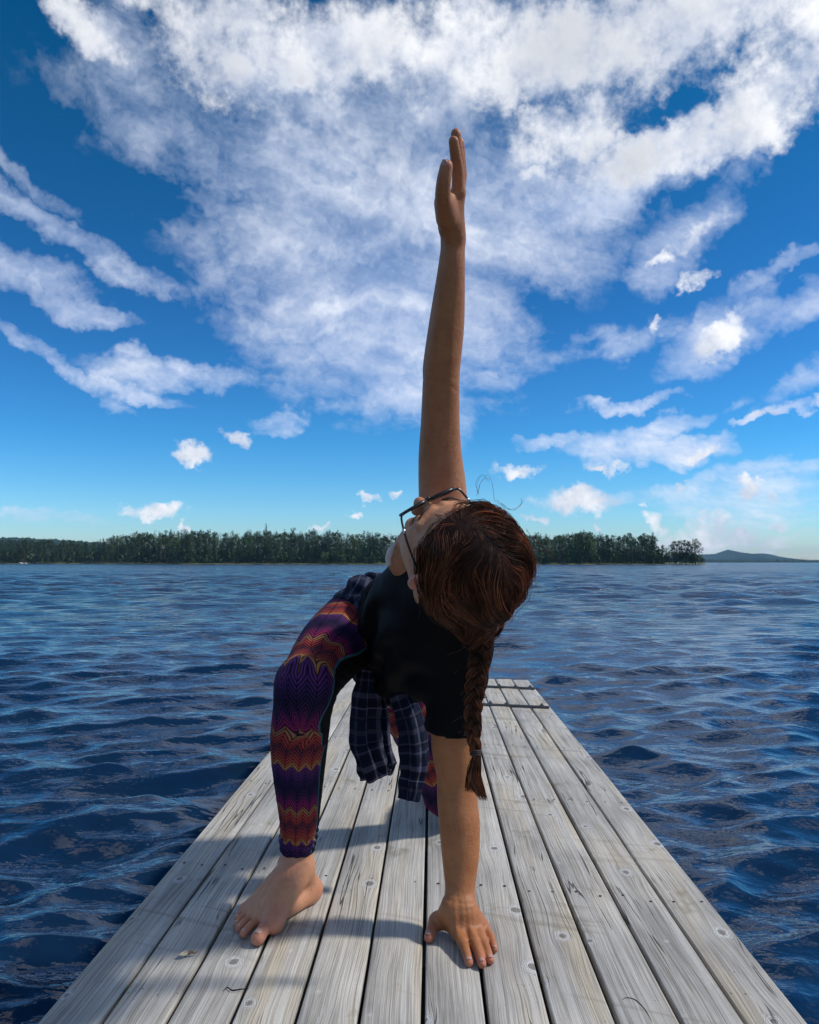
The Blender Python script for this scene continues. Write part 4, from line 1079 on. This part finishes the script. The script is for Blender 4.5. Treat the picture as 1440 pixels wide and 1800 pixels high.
# ---------------------------------------------------------------- leggings
def seg_uv(V, pts, ref, rad=.055, v0=0.0):
    """length along a limb and girth round it, in metres; neighbouring bones are blended at the joints"""
    pts = np.asarray(pts); ln = v0; WS = 0; US = 0; VS = 0
    for i in range(len(pts)-1):
        a, b_ = pts[i], pts[i+1]; d = b_-a; L = np.linalg.norm(d); d = d/L
        tu = np.clip((V-a)@d, -.07, L+.07); t = np.clip(tu, 0, L); q = V-a-t[:, None]*d; ds = np.linalg.norm(q, axis=1); q = q-(q@d)[:, None]*d
        rf = nrmz(ref - d*(d@ref)); rs = np.cross(d, rf); an = np.arctan2(q@rs, q@rf)
        w = np.exp(-ds/.018)+1e-30; WS = WS+w; US = US+w*an*rad; VS = VS+w*(ln+tu); ln += L
    return US/WS, VS/WS, WS
def cloth_noise(P, f, s): return s*(np.sin(P[:, 0]*f+np.sin(P[:, 1]*f*1.3)*1.7+2)*np.sin(P[:, 2]*f*.9+P[:, 1]*f*.5)+.5*np.sin(P[:, 0]*f*2.1-P[:, 2]*f*1.9+P[:, 1]*f*1.4))
def leg_prims(g):
    o = chain([hipR, (hipR+knR)/2+np.array([-.004, 0, .01]), knR+np.array([0, .02, .0])], [.089+g, .074+g, .055+g], .04)
    o += chain([knR, calf, knR*.25+anR*.75, anR+np.array([0, 0, .045])], [.054+g, .054+g, .036+g, .0335+g], .025)
    return o
axR = nrmz(knR-anR); cuffz = anR + np.array([0, 0, .018])
def legR_post(P, d):
    s = (P-cuffz)@axR
    # gathered rings at the ankle
    w = np.exp(-((s-.045)/.032)**2)
    an = np.arctan2(P[:, 1]-anR[1], P[:, 0]-anR[0])
    d = d - w*(.0024*np.sin(s*430+1.5*np.sin(an*2+1)+.6*np.sin(an*5)) + .0008*np.sin(an*9+s*150))
    kb = P-(knR+np.array([.02, .05, .01])); w2 = np.exp(-np.sum(kb**2, 1)/.06**2); d = d - w2*.0022*np.sin((P[:, 2]+P[:, 1]*.5)*260)
    return np.maximum(d, -s)
Vr, Qr = polygonise(leg_prims(.0035), .0030, legR_post, margin=.006)
hem_l = chain([hipL, (hipL+knL)/2, knL+np.array([0, 0, .012])], [.092, .076, .060], .04) + chain([knL, knL*.66+anL*.34+np.array([0, 0, .012]), anL-np.array([0, .02, 0])], [.054, .054, .036], .025)
pel = [el(T(.02, 0, -.01), TX, (.125, .150, .105), .04)]
Vl, Ql = polygonise(hem_l, .0046, lambda P, d: d - cloth_noise(P, 60, .0012), margin=.004)
Vp, Qp = polygonise(pel, .006)
def leggings_mat():
    m, n, p, o = mat('zigzag_leggings')
    u, v, z = n.sep(n.n('ShaderNodeAttribute', attribute_name='pos2').outputs['Vector'])
    CW = 0.0345
    fu = n.m('FRACT', n.m('ADD', n.m('DIVIDE', u, CW), 0.25))
    tri = n.m('ABSOLUTE', n.m('SUBTRACT', n.m('MULTIPLY', fu, 2.0), 1.0))          # 1 at the valleys, 0 at the peaks
    wv = n.m('SUBTRACT', v, n.m('MULTIPLY', n.m('SUBTRACT', 1.0, tri), 0.0175))
    bandp = n.m('DIVIDE', n.m('ADD', n.m('SUBTRACT', v, n.m('MULTIPLY', n.m('SUBTRACT', 1.0, tri), 0.014)), -0.049), 0.161)
    f = n.m('FRACT', bandp)
    col = n.ramp(f, [(0.00, (.46, .26, .08)), (.045, (.44, .20, .06)), (.07, (.36, .09, .04)), (.14, (.34, .055, .04)), (.20, (.20, .04, .045)), (.27, (.10, .03, .04)), (.33, (.34, .05, .04)), (.40, (.36, .07, .04)), (.43, (.34, .19, .07)), (.47, (.28, .15, .07)),
                     (.485, (.26, .02, .08)), (.56, (.17, .02, .09)), (.63, (.05, .018, .06)), (.74, (.014, .012, .042)), (.84, (.035, .016, .07)), (.93, (.085, .028, .11)), (.995, (.12, .035, .12))])
    col = n.mix(1.0, col, (1.0, .85, 1.05), 'MULTIPLY')
    line = n.m('FRACT', n.m('DIVIDE', wv, 0.0070))
    lm = n.m('MULTIPLY', n.rng(line, 0.0, 0.22, 0.0, 1.0), n.rng(line, .62, .86, 1.0, 0.0))
    colm = n.m('MINIMUM', n.rng(tri, 0.0, 0.05, 0, 1), n.rng(tri, .93, .98, 1, 0))
    inten = n.m('MULTIPLY', lm, n.m('ADD', .05, n.m('MULTIPLY', colm, .95)))
    c = n.mix(inten, n.mix(1.0, col, (.07, .05, .10), 'MULTIPLY'), col)
    edge = n.rng(n.m('ABSOLUTE', n.m('SUBTRACT', f, 0.478)), 0.0, .012, 1, 0)
    c = n.mix(n.m('MULTIPLY', edge, .8), c, (.01, .006, .012))
    # black panel down the inside with a teal piping
    pan = n.m('MAXIMUM', n.m('GREATER_THAN', u, z), n.m('LESS_THAN', u, n.m('MULTIPLY', z, -1.45)))
    pip = n.rng(n.m('ABSOLUTE', n.m('SUBTRACT', u, z)), .0016, .0024, 1, 0)
    c = n.mix(pan, c, (.0025, .0025, .004))
    c = n.mix(pip, c, (.03, .11, .15))
    n.put(p.inputs['Base Color'], c); p.inputs['Roughness'].default_value = .75; p.inputs['Specular IOR Level'].default_value = .12
    pos = n.n('ShaderNodeTexCoord').outputs['Object']
    n.put(p.inputs['Normal'], n.bump(n.m('ADD', n.m('MULTIPLY', n.noise(pos, 900, 1), .5), n.m('MULTIPLY', n.noise(pos, 45, 3), 3.0)), .0012, .6))
    return m
LEG = leggings_mat()
ref = nrmz([-.45, -.9, .1])
cen = [anR, knR*.25+anR*.75, calf, knR, knR+np.array([0, .02, 0]), (hipR+knR)/2, hipR]
uu, vv, _ = seg_uv(Vr, [anR, knR*.3+anR*.7, knR*.92+anR*.08, knR+np.array([0.0, .045, .012]), (hipR+knR)/2, hipR], ref, .054, -.012)
zz_ = np.interp(vv, [.30, .42, .50, .62], [.093, .094, .104, .112])
lg = pmesh('leggings', Vr, Qr, LEG, uv=np.stack([uu, vv, zz_], 1))
uu, vv, _ = seg_uv(Vl, [anL, knL, hipL], nrmz([-.5, -.6, .6]), .06, .05)
pmesh('trouser_leg', Vl, Ql, LEG, parent=lg, uv=np.stack([uu, vv, np.full(len(Vl), .13)], 1))
pmesh('waistband', Vp, Qp, simple('black_legging_cloth', (.003, .003, .004), .8, 0, .1), parent=lg)
# ---------------------------------------------------------------- t-shirt
TEE = simple('black_cotton', (.0022, .0022, .0032), .68, 0, .11)
def z_at(py, Y): return W(760, py, Y)[2]
sh_end = W(797, 1281, 1.585)
sax = nrmz(sh_end-shL)
tee = [el(T(.80, 0, .004), TX, (.160, .147, .112), .03), el(T(.42, 0, .005), TX, (.155, .125, .106), .04), el(T(.16, 0, -.0), TX, (.10, .140, .105), .04)]
tee += [el(T(.66, .055, .062), TX, (.060, .050, .050), .03), el(T(.66, -.055, .062), TX, (.060, .050, .050), .03)]
tee += [rc(T(.99, -.02, .01), shL, .062, .055, .03), rc(T(.99, .02, .01), shR, .062, .056, .03)]
tee += [rc(shL+np.array([-.004, 0, .01]), sh_end+sax*.05, .059, .0555, .03)]
tee += [rc(T(.55, -.10, .03), W(745, 1180, 1.62), .055, .050, .05), rc(T(.35, -.10, .03), W(700, 1165, 1.74), .05, .030, .05)]     # loose belly cloth hanging
slv = nrmz(W(776, 800, 1.45)-shR)
tee += [rc(shR, shR+slv*.075, .057, .050, .02)]
inner = rc(shL+sax*.07, sh_end+sax*.10, .0515, .0490, .0)
inner2 = rc(shR+slv*.03, shR+slv*.13, .050, .047, 0)
neckhole = [el(W(700, 958, 1.50), np.eye(3), (.036, .070, .040), 0)]
tee += [rc(neckb, neckb*.45+neckt*.55, .066, .060, .02)]
def tee_post(P, d):
    # folds pulled from the shoulder to the waist, plus small crumples
    a = (P-smid)@Ap; l = (P-smid)@Lt; s = (P-smid)@S
    wf = np.clip(np.linalg.norm(P-sh_end, axis=1)/.14, .1, 1)
    d = d + .0042*wf*np.abs(np.sin(l*42+s*30+1.3*np.sin(s*22)))*np.clip(-s/.10, 0, 1) - .0070*wf*np.sin(l*85+np.sin(s*16)*2.0+a*40)*np.clip(-s/.12, 0, 1) - cloth_noise(P, 34, .0016)*wf
    e = (P-sh_end)@sax; near = np.linalg.norm(P-sh_end, axis=1) < .13
    d = np.where(near, np.maximum(d, e), d)
    hem = .0012*np.exp(-((e+.016)/.0016)**2)*near
    d = d + hem
    d = np.where(near & (e > -.05), np.maximum(d, -inner.f(P)), d)
    e2 = (P-(shR+slv*.065))@slv; near2 = (np.linalg.norm(P-shR-slv*.08, axis=1) < .10)
    d = np.where(near2 & (e2 > 0), np.maximum(d, e2), d)
    for q in neckhole: d = np.maximum(d, -q.f(P))
    # hem, hidden under the tied shirt
    return d
Vt, Qt = polygonise(tee, .0040, tee_post, margin=.012)
Vt = relax(Vt, Qt, 1, .4)
pmesh('t_shirt', Vt, Qt, TEE)
# white strap of the undershirt at the neck opening
STR = simple('white_strap_cloth', (.62, .61, .64), .8)
pa = [W(697, 955, 1.520), W(688, 966, 1.512), W(683, 980, 1.515), W(685, 994, 1.52)]
V, F = tube(spline(pa, 12), np.interp(np.linspace(0, 1, 12), [0, .5, 1], [.004, .0075, .005]), 10, flat=.3)
pmesh('undershirt_strap', V, F, STR)

# ---------------------------------------------------------------- flannel shirt knotted round the hips
def plaid_mat():
    m, n, p, o = mat('navy_plaid_flannel')
    u, v, z = n.sep(n.n('ShaderNodeAttribute', attribute_name='pos2').outputs['Vector'])
    def bands(q, per, lst):
        f = n.m('FRACT', n.m('ADD', n.m('DIVIDE', q, per), 0.13)); o_ = None
        for c, w, s in lst:
            b = n.m('MULTIPLY', n.rng(n.m('ABSOLUTE', n.m('SUBTRACT', f, c)), w, w*1.25, 1, 0), s)
            o_ = b if o_ is None else n.m('ADD', o_, b)
        return o_
    L = [(.22, .060, .55), (.55, .02, .8), (.80, .03, .40)]
    a = bands(u, .074, L); b = bands(v, .080, L)
    s = n.m('MULTIPLY', n.m('ADD', a, b), .5)
    tw = n.rng(n.m('SINE', n.m('MULTIPLY', n.m('ADD', u, v), 3800)), -1, 1, .75, 1.15)
    c = n.mix(s, (.007, .011, .030), (.17, .17, .24))
    dk = bands(v, .031, [(.5, .17, .8)]); c = n.mix(n.m('MULTIPLY', dk, .55), c, (.004, .005, .012))
    c = n.mix(1.0, c, n.com(tw, tw, tw), 'MULTIPLY')
    n.put(p.inputs['Base Color'], c); p.inputs['Roughness'].default_value = .9; p.inputs['Specular IOR Level'].default_value = .15
    pos = n.n('ShaderNodeTexCoord').outputs['Object']
    n.put(p.inputs['Normal'], n.bump(n.m('ADD', n.noise(pos, 700, 2), n.m('MULTIPLY', n.noise(pos, 40, 4), 3)), .0012, .5))
    return m
PLAID = plaid_mat()
def cloth_tube(path, wd, dp, folds, seed, m_=70, k=64, up=(1, 0, 0), flare=0, wob=1.0):
    g = np.random.default_rng(seed)
    P = spline(path, m_); t = np.linspace(0, 1, m_); x = np.linspace(0, 1, len(wd))
    w = np.interp(t, x, wd); d = np.interp(t, np.linspace(0, 1, len(dp)), dp)
    Tn, A, B = frames(P, up)
    th = np.arange(k)*2*pi/k; L = np.concatenate([[0], np.cumsum(np.linalg.norm(np.diff(P, axis=0), axis=1))])
    ph = g.uniform(0, 6, 6); V = []; U = []
    for i in range(m_):
        f = folds*(.4+.6*t[i])
        rr = 1 + f*np.sin(3*th+ph[0]+2.2*t[i]) + f*.8*np.sin(5*th+ph[1]-3*t[i]) + f*.35*np.sin(9*th+ph[2]+5*t[i]+np.sin(8*t[i]))
        rr = rr + .045*wob*np.sin(t[i]*23+2*np.sin(th+ph[3])+ph[4]) + .03*wob*np.sin(t[i]*41+3*np.sin(2*th)+ph[5])
        q = P[i] + A[i]*(np.cos(th)*rr*w[i])[:, None] + B[i]*(np.sin(th)*rr*d[i])[:, None]
        V.append(q); U.append(np.stack([th*w.mean()*.85, np.full(k, L[i]), np.zeros(k)], 1))
    V = np.concatenate(V); U = np.concatenate(U); F = []
    for i in range(m_-1):
        for j in range(k): a, b_ = i*k+j, i*k+(j+1) % k; F.append((a, b_, b_+k, a+k))
    # turn the cuff inwards so the sleeve end reads as an opening
    base = len(V); last = V[-k:]; c = last.mean(0); back = P[-1]-(P[-1]-P[-4])*1.1
    rings = [c+(last-c)*.93+(P[-1]-P[-2])*.15, (last-c)*.90+back]
    for r_ in rings: V = np.vstack([V, r_]); U = np.vstack([U, U[-k:]])
    for q in range(3):
        s0 = (m_-1)*k + (q)*k
        if q == 2: F.append(tuple(range(s0, s0+k))); break
        for j in range(k): a, b_ = s0+j, s0+(j+1) % k; F.append((a, b_, b_+k, a+k))
    return V, F, U
ZF = 1.80
knot = W(648, 1160, ZF-.005)
V, F, U = cloth_tube([W(650, 1152, ZF), W(646, 1190, ZF), W(641, 1240, ZF), W(641, 1300, ZF+.01), W(652, 1340, ZF+.01), W(660, 1366, ZF+.015)], [.012, .021, .030, .033, .034, .031], [.012, .018, .020, .022, .022, .020], .24, 3)
fl = pmesh('flannel_shirt', V, F, PLAID, uv=U)
V, F, U = cloth_tube([W(656, 1158, ZF+.03), W(664, 1200, ZF+.03), W(672, 1250, ZF+.035), W(674, 1300, ZF+.03), W(682, 1345, ZF+.025), W(690, 1352, ZF+.02)], [.009, .012, .014, .017, .018, .015], [.010, .012, .014, .016, .015, .013], .14, 5)
pmesh('sleeve', V, F, PLAID, uv=U, parent=fl)
V, F, U = cloth_tube([W(668, 1168, ZF-.01), W(690, 1190, ZF-.03), W(712, 1235, ZF-.03), W(728, 1290, ZF-.03), W(731, 1340, ZF-.03), W(726, 1375, ZF-.03), W(721, 1405, ZF-.03)], [.011, .022, .028, .031, .030, .024, .020], [.012, .016, .018, .020, .019, .016, .014], .22, 8)
pmesh('sleeve', V, F, PLAID, uv=U, parent=fl)
# the wrapped body of the shirt: crumpled cloth round the hips, a knot and a tie
wrap = [el(T(.10, .01, -.015), TX, (.050, .158, .120), .03), rc(W(644, 1035, 1.84), W(622, 1066, 1.88), .028, .040, .03), rc(W(622, 1066, 1.88), W(612, 1084, 1.94), .040, .040, .03),
        rc(W(628, 1040, 1.84), W(650, 1110, 1.76), .030, .024, .02), rc(W(634, 1085, 1.80), W(646, 1155, ZF), .020, .016, .015), rc(W(652, 1162, 1.775), W(690, 1180, 1.725), .014, .013, .012), rc(W(690, 1180, 1.725), W(726, 1192, 1.70), .013, .012, .012),
        el(W(648, 1158, ZF-.004), np.eye(3), (.022, .018, .020), .008), rc(T(.05, -.1, -.02), W(700, 1180, 1.80), .06, .03, .04)]
def wrap_post(P, d): return d - .0045*np.sin(P[:, 0]*60+P[:, 2]*110+np.sin(P[:, 2]*38+P[:, 1]*25)*2.2) - cloth_noise(P, 75, .0022)
Vw, Qw = polygonise(wrap, .0036, wrap_post, margin=.012)
uw = np.stack([(Vw-pmid)@Lt*.9+(Vw-pmid)@Ap*.9, (Vw-pmid)@S+.15*((Vw-pmid)@Ap), np.zeros(len(Vw))], 1)
pmesh('shirt_wrap', Vw, Qw, PLAID, uv=uw, parent=fl)

# ---------------------------------------------------------------- glasses
FR = simple('black_glasses_frame', (.010, .010, .012), .25, 0, .5); HG = simple('silver_hinge', (.55, .55, .56), .3, .9)
b = MB()
def rim(s):
    P = []
    for i in range(25):
        a = i/24*2*pi; ca, sa = cos(a), sin(a)
        xx = .0305+.0240*np.sign(ca)*abs(ca)**.7; P.append(H(s*xx, .1120-.9*xx*xx, .012+.0185*np.sign(sa)*abs(sa)**.75))
    return P
for s in (-1, 1): b.tube(rim(s), .0028, 8, caps=False)
b.tube([H(-.008, .1125, .018), H(0, .1150, .020), H(.008, .1125, .018)], .0021, 8)
gl = pbuild(b, 'glasses', FR)
for s in (-1, 1):
    b = MB(); b.tube(spline([H(s*.0540, .1090, .020), H(s*.0650, .102, .021), H(s*.0745, .06, .019), H(s*.080, .0, .014), H(s*.080, -.022, -.008), H(s*.078, -.028, -.022)], 26), .0021, 8, flat=.75)
    pbuild(b, 'temple', FR, gl)
    b = MB(); b.tube([H(s*.0700, .086, .0207), H(s*.0712, .079, .0203)], .0030, 8); pbuild(b, 'hinge', HG, gl)
LM = bpy.data.materials.new('lens_glass'); LM.use_nodes = True; n = N(LM.node_tree)
mx = n.n('ShaderNodeMixShader', {0: .10}); n.put(mx.inputs[1], n.n('ShaderNodeBsdfTransparent').outputs[0]); n.put(mx.inputs[2], n.n('ShaderNodeBsdfGlossy', {'Roughness': .02}).outputs[0])
n.put(n.n('ShaderNodeOutputMaterial').inputs['Surface'], mx.outputs[0])
for s in (-1, 1):
    P = rim(s)[:-1]; c = np.mean(P, axis=0)+Ff*.002; V = [c]+P; F = [(0, i+1, (i+1) % 24+1) for i in range(24)]
    pmesh('lens', V, F, LM, True, gl)
# eyes and brows
EYE = simple('eyeball', (.75, .72, .70), .15); BROW = simple('eyebrow_hair', (.05, .025, .015), .8)
for s in (-1, 1):
    b = MB(); b.tube([H(s*.014, .1005, .034), H(s*.028, .0985, .039), H(s*.046, .087, .035)], [.0022, .0026, .0012], 6, flat=.6); pbuild(b, 'eyebrow', BROW, body)
    b = MB(); b.tube(spline([H(s*.019, .0945, .012), H(s*.031, .0965, .010), H(s*.043, .0905, .012)], 9), .0009, 5); pbuild(b, 'eyelashes', BROW, body)

# ---------------------------------------------------------------- hair
def hair_mat():
    m, n, p, o = mat('brown_hair')
    R_ = n.n('ShaderNodeNewGeometry').outputs['Random Per Island']
    pos = n.n('ShaderNodeTexCoord').outputs['Object']
    c = n.ramp(R_, [(0, (.024, .010, .006)), (.35, (.066, .024, .012)), (.75, (.155, .056, .027)), (1, (.30, .135, .070))])
    lk = n.rng(n.noise(pos, 26, 3, 0.6), .35, .65, .45, 1.55)
    c = n.mix(1.0, c, n.com(lk, lk, lk), 'MULTIPLY')
    n.put(p.inputs['Base Color'], c); p.inputs['Roughness'].default_value = .38; p.inputs['Specular IOR Level'].default_value = .5
    p.inputs['Specular Tint'].default_value = (1.0, .72, .5, 1)
    # light also comes through thin strands
    tr = n.n('ShaderNodeBsdfTranslucent', {'Color': n.mix(1.0, c, (3.2, 2.2, 1.6), 'MULTIPLY')})
    mx = n.n('ShaderNodeMixShader', {0: .32}); n.put(mx.inputs[1], p.outputs[0]); n.put(mx.inputs[2], tr.outputs[0]); n.put(o.inputs['Surface'], mx.outputs[0])
    return m
HAIR = hair_mat(); HBASE = simple('hair_underlayer', (.030, .011, .006), .6, 0, .2)
G0 = W(846, 1104, 1.385)
hp = [el(H(0, -.010, .055), HX, (.084, .096, .091), .02), el(H(0, -.045, .030), HX, (.078, .066, .080), .03)]
hp += [rc(W(842, 1035, 1.35), W(842, 1095, 1.385), .040, .018, .03), rc(W(781, 965, 1.315), W(790, 1035, 1.34), .020, .024, .03), rc(W(790, 1035, 1.34), G0, .024, .020, .03)]
cut = [el(H(0, .115, -.005), HX, (.090, .085, .108), .012), el(H(-.095, .040, -.022), HX, (.034, .052, .045), .008), el(H(.095, .040, -.022), HX, (.034, .052, .045), .008)]
def hpost(P, d):
    for c in cut: d = np.maximum(d, -c.f(P))
    return d
def hs(P): return hpost(P, field(hp, P))
Vh, Qh = polygonise(hp, .003, lambda P, d: hpost(P, d)+.003)
hair = pmesh('hair', Vh, Qh, HBASE)
def hgrad(P, e=.0015):
    g = np.stack([hs(P+np.eye(3)[i]*e)-hs(P-np.eye(3)[i]*e) for i in range(3)], 1); return g/(np.linalg.norm(g, axis=1)[:, None]+1e-9)
def strand_mesh(Pt, Rt):
    """Pt strands x points x 3, Rt strands x points -> three-sided threads"""
    ns, m_, _ = Pt.shape
    Tn = np.gradient(Pt, axis=1); Tn /= np.linalg.norm(Tn, axis=2)[..., None]+1e-12
    a = np.cross(Tn, np.array([.3, .5, .8])); a /= np.linalg.norm(a, axis=2)[..., None]+1e-9; b_ = np.cross(Tn, a)
    V = np.stack([Pt + Rt[..., None]*(a*cos(q)+b_*sin(q)) for q in (0, 2*pi/3, 4*pi/3)], 2).reshape(-1, 3)
    s, i, j = np.meshgrid(np.arange(ns), np.arange(m_-1), np.arange(3), indexing='ij')
    k0 = (s*m_+i)*3+j; k1 = (s*m_+i)*3+(j+1) % 3
    return V, np.stack([k0, k1, k1+3, k0+3], -1).reshape(-1, 4)
gh = np.random.default_rng(5)
idx = gh.integers(0, len(Vh), 4700)
P = Vh[idx] + gh.normal(0, .002, (len(idx), 3))
inface = (P-HC)@Uu
ns = len(P); lift = np.abs(gh.normal(0, .0022, ns))+.0003; lift[gh.random(ns) < .04] += gh.uniform(.002, .007)
clump = P.copy(); steps = 30
d_prev = None; path = [P.copy()]
top = H(0, .055, .125)
axis_l = Rr
for st in range(steps):
    to = G0-P; dist = np.linalg.norm(to, axis=1)[:, None]; dr = to/dist
    sd = ((P-HC)@axis_l)[:, None]
    side = np.tanh((sd+.030+.02*np.sin(P[:, 1:2]*70))/.018)
    push = np.clip((dist-.13)/.10, 0, 1)*np.clip(1-np.abs(sd)/.075, 0, 1)
    dr = dr + axis_l*side*push*1.25
    wv = .42*np.stack([np.sin(P[:, 1]*70+P[:, 2]*60+1), np.sin(P[:, 2]*64+P[:, 0]*50), np.sin(P[:, 0]*66+P[:, 1]*58+2)], 1)
    dr = dr + wv
    nn = hgrad(P); dr = dr - nn*np.sum(dr*nn, 1)[:, None]*(dist > .03); dr /= np.linalg.norm(dr, axis=1)[:, None]+1e-9
    if d_prev is not None: dr = dr*.6+d_prev*.4; dr /= np.linalg.norm(dr, axis=1)[:, None]+1e-9
    d_prev = dr
    stp = np.minimum(.0088, dist[:, 0]*.5)
    P = P + dr*stp[:, None]
    lock = .0030*np.abs(np.sin(P@Rr*95+np.sin(P@Ff*30)*1.5+st*.03))+.0018*np.sin(P[:, 0]*120+P[:, 2]*90)
    dd = hs(P); P = P - nn*(np.clip(dd-lift-lock, -.004, .004))[:, None]
    path.append(P.copy())
Pt = np.stack(path, 1)
tt = np.linspace(0, 1, steps+1)
Rt = (gh.uniform(.00028, .00055, ns)[:, None])*np.interp(tt, [0, .1, .8, 1], [.5, 1, 1, .7])[None]
V, F = strand_mesh(Pt[:, ::2], Rt[:, ::2]*1.22); pmesh('hair_strands', V, F, HAIR, True, hair)
# loose strands blown off the head
fly = []
for pts in [[(838, 872), (846, 848), (858, 838), (866, 852), (870, 880)], [(840, 870), (838, 850), (848, 836), (860, 846)], [(872, 880), (890, 893), (906, 896), (918, 884), (916, 876)], [(880, 884), (898, 896), (915, 890), (919, 879)],
            [(925, 930), (938, 945), (952, 958), (966, 972)], [(928, 945), (940, 960), (948, 975)], [(820, 1110), (812, 1128), (822, 1142), (845, 1132)], [(845, 1080), (835, 1115), (815, 1140), (786, 1150)],
            [(730, 1050), (740, 1070), (735, 1090)], [(905, 1000), (890, 1030), (860, 1060), (850, 1100)], [(770, 930), (772, 980), (795, 1040), (830, 1100)], [(800, 900), (790, 960), (812, 1010), (838, 1080)],
            [(860, 880), (900, 930), (925, 975), (930, 1010)], [(930, 960), (945, 968), (960, 972), (975, 985)]]:
    for q in range(2):
        pp = [W(a+gh.normal(0, 1.2), c+gh.normal(0, 1.2), 1.27 if i == 0 else 1.27+gh.normal(0, .004)) for i, (a, c) in enumerate(pts)]
        fly.append(spline(pp, 20))
for k in range(520):                                    # fuzz close to the surface
    i = gh.integers(0, ns); s0 = gh.integers(0, 14); seg = Pt[i, s0:s0+14]; nn = hgrad(seg)
    off = np.sin(np.linspace(0, pi, 14)*gh.uniform(.5, 1))[:, None]*gh.uniform(.002, .008)
    q = seg+nn*off; fly.append(spline(q[::2], 20))
for k in range(70):                                     # wind-blown hairs standing off on the sunny side
    i = gh.integers(0, ns); s0 = gh.integers(0, 12); seg = Pt[i, s0:s0+16]; nn = hgrad(seg[:1])
    if (nn[0, 0] < .15) and (nn[0, 2] < .35): continue
    t_ = np.linspace(0, 1, 16)[:, None]; q = seg+nn*(t_**1.5)*gh.uniform(.010, .034)+np.array([1, 0, .3])*(t_**2)*gh.uniform(0, .02)+np.sin(t_*gh.uniform(3, 8))*gh.normal(0, .002, 3)
    fly.append(spline(q[::3], 20))
V, F = strand_mesh(np.array(fly), np.full((len(fly), 20), .00028)*np.linspace(1, .5, 20)[None]); pmesh('flyaway_hair', V, F, HAIR, True, hair)
# braid
bp = spline([G0+np.array([0, 0, .008]), W(846, 1135, 1.395), W(839, 1180, 1.40), W(832, 1240, 1.40), W(832, 1285, 1.40), W(836, 1320, 1.40)], 90)
Lb = np.concatenate([[0], np.cumsum(np.linalg.norm(np.diff(bp, axis=0), axis=1))]); Tb, Ab, Bb = frames(bp, (1, 0, 0))
wbr = np.interp(Lb/Lb[-1], [0, .15, .7, 1], [.0105, .0112, .0085, .0052]); rbr = np.interp(Lb/Lb[-1], [0, .15, .7, 1], [.0095, .0096, .0074, .0052])
allP = []; braid = None
for k in range(3):
    ph = 2*pi*Lb/.066 + k*2*pi/3
    c = bp + Ab*(wbr*np.sin(ph))[:, None] + Bb*(wbr*.55*np.sin(2*ph))[:, None]
    V, F = tube(c, rbr*.86, 10)
    o = pmesh('braid' if k == 0 else 'braid_lock', V, F, HBASE, parent=braid)
    if k == 0: braid = o
    T2, A2, B2 = frames(c, (1, 0, 0))
    for q in range(80):
        a = gh.uniform(0, 2*pi); r_ = gh.uniform(.86, 1.08); tw = gh.uniform(-1.5, 1.5)
        an = a + tw*Lb/.066*1.0
        allP.append(c + (A2*np.cos(an)[:, None] + B2*np.sin(an)[:, None])*(rbr*r_*(1+.05*np.sin(Lb*160+a*3)))[:, None])
V, F = strand_mesh(np.array(allP), np.full((len(allP), 90), .00050)); pmesh('braid_strands', V, F, HAIR, True, braid)
# loose hairs along the braid
lo_ = []
for k in range(60):
    i = gh.integers(0, 70); d = gh.normal(0, 1, 3); d[2] = -abs(d[2])*.8; d = nrmz(d)
    p0 = bp[i]+nrmz([gh.normal(), gh.normal(), 0])*wbr[i]*1.3; L = gh.uniform(.012, .03)
    lo_.append(spline([p0, p0+d*L*.5+np.array([0, 0, .003]), p0+d*L+np.array([0, 0, -.004])], 8))
V, F = strand_mesh(np.array(lo_), np.full((len(lo_), 8), .00022)); pmesh('loose_strands', V, F, HAIR, True, braid)
b = MB()
for q in range(3):
    c = W(836, 1319+q*3.2, 1.40); P_ = [c+np.array([cos(a)*.0082, sin(a)*.0076, .0006*sin(3*a)]) for a in np.linspace(0, 2*pi, 17)]
    b.tube(P_, .0022, 6, caps=False)
pbuild(b, 'hair_tie', simple('brown_hair_tie', (.03, .012, .010), .7), braid)
tail = []
for k in range(420):
    a = gh.uniform(0, 2*pi); r_ = gh.random()**.5; e = gh.normal(0, 1); L = gh.uniform(.55, 1.0)
    e1 = W(838+gh.normal(0, 1), 1330, 1.40); mid_ = W(833+cos(a)*r_*13, 1362+gh.normal(0, 3), 1.40+sin(a)*r_*.012)
    if gh.random() < .6: end = W(838+cos(a)*r_*8+12*L, 1362+46*L, 1.40+sin(a)*r_*.008); m2 = W(840+cos(a)*r_*12, 1385, 1.40+sin(a)*r_*.010)
    else: end = W(826+cos(a)*r_*9, 1368+26*L, 1.40+sin(a)*r_*.010); m2 = (mid_+end)/2
    q = spline([W(836, 1322, 1.40)+np.array([cos(a)*.005*r_, sin(a)*.005*r_, 0]), e1+np.array([cos(a)*.007*r_, sin(a)*.006*r_, 0]), mid_, m2, end], 18); tail.append(q)
V, F = strand_mesh(np.array(tail), np.full((len(tail), 18), .00050)*np.interp(np.linspace(0, 1, 18), [0, .7, 1], [1, .9, .35])[None]); pmesh('braid_tail', V, F, HAIR, True, braid)
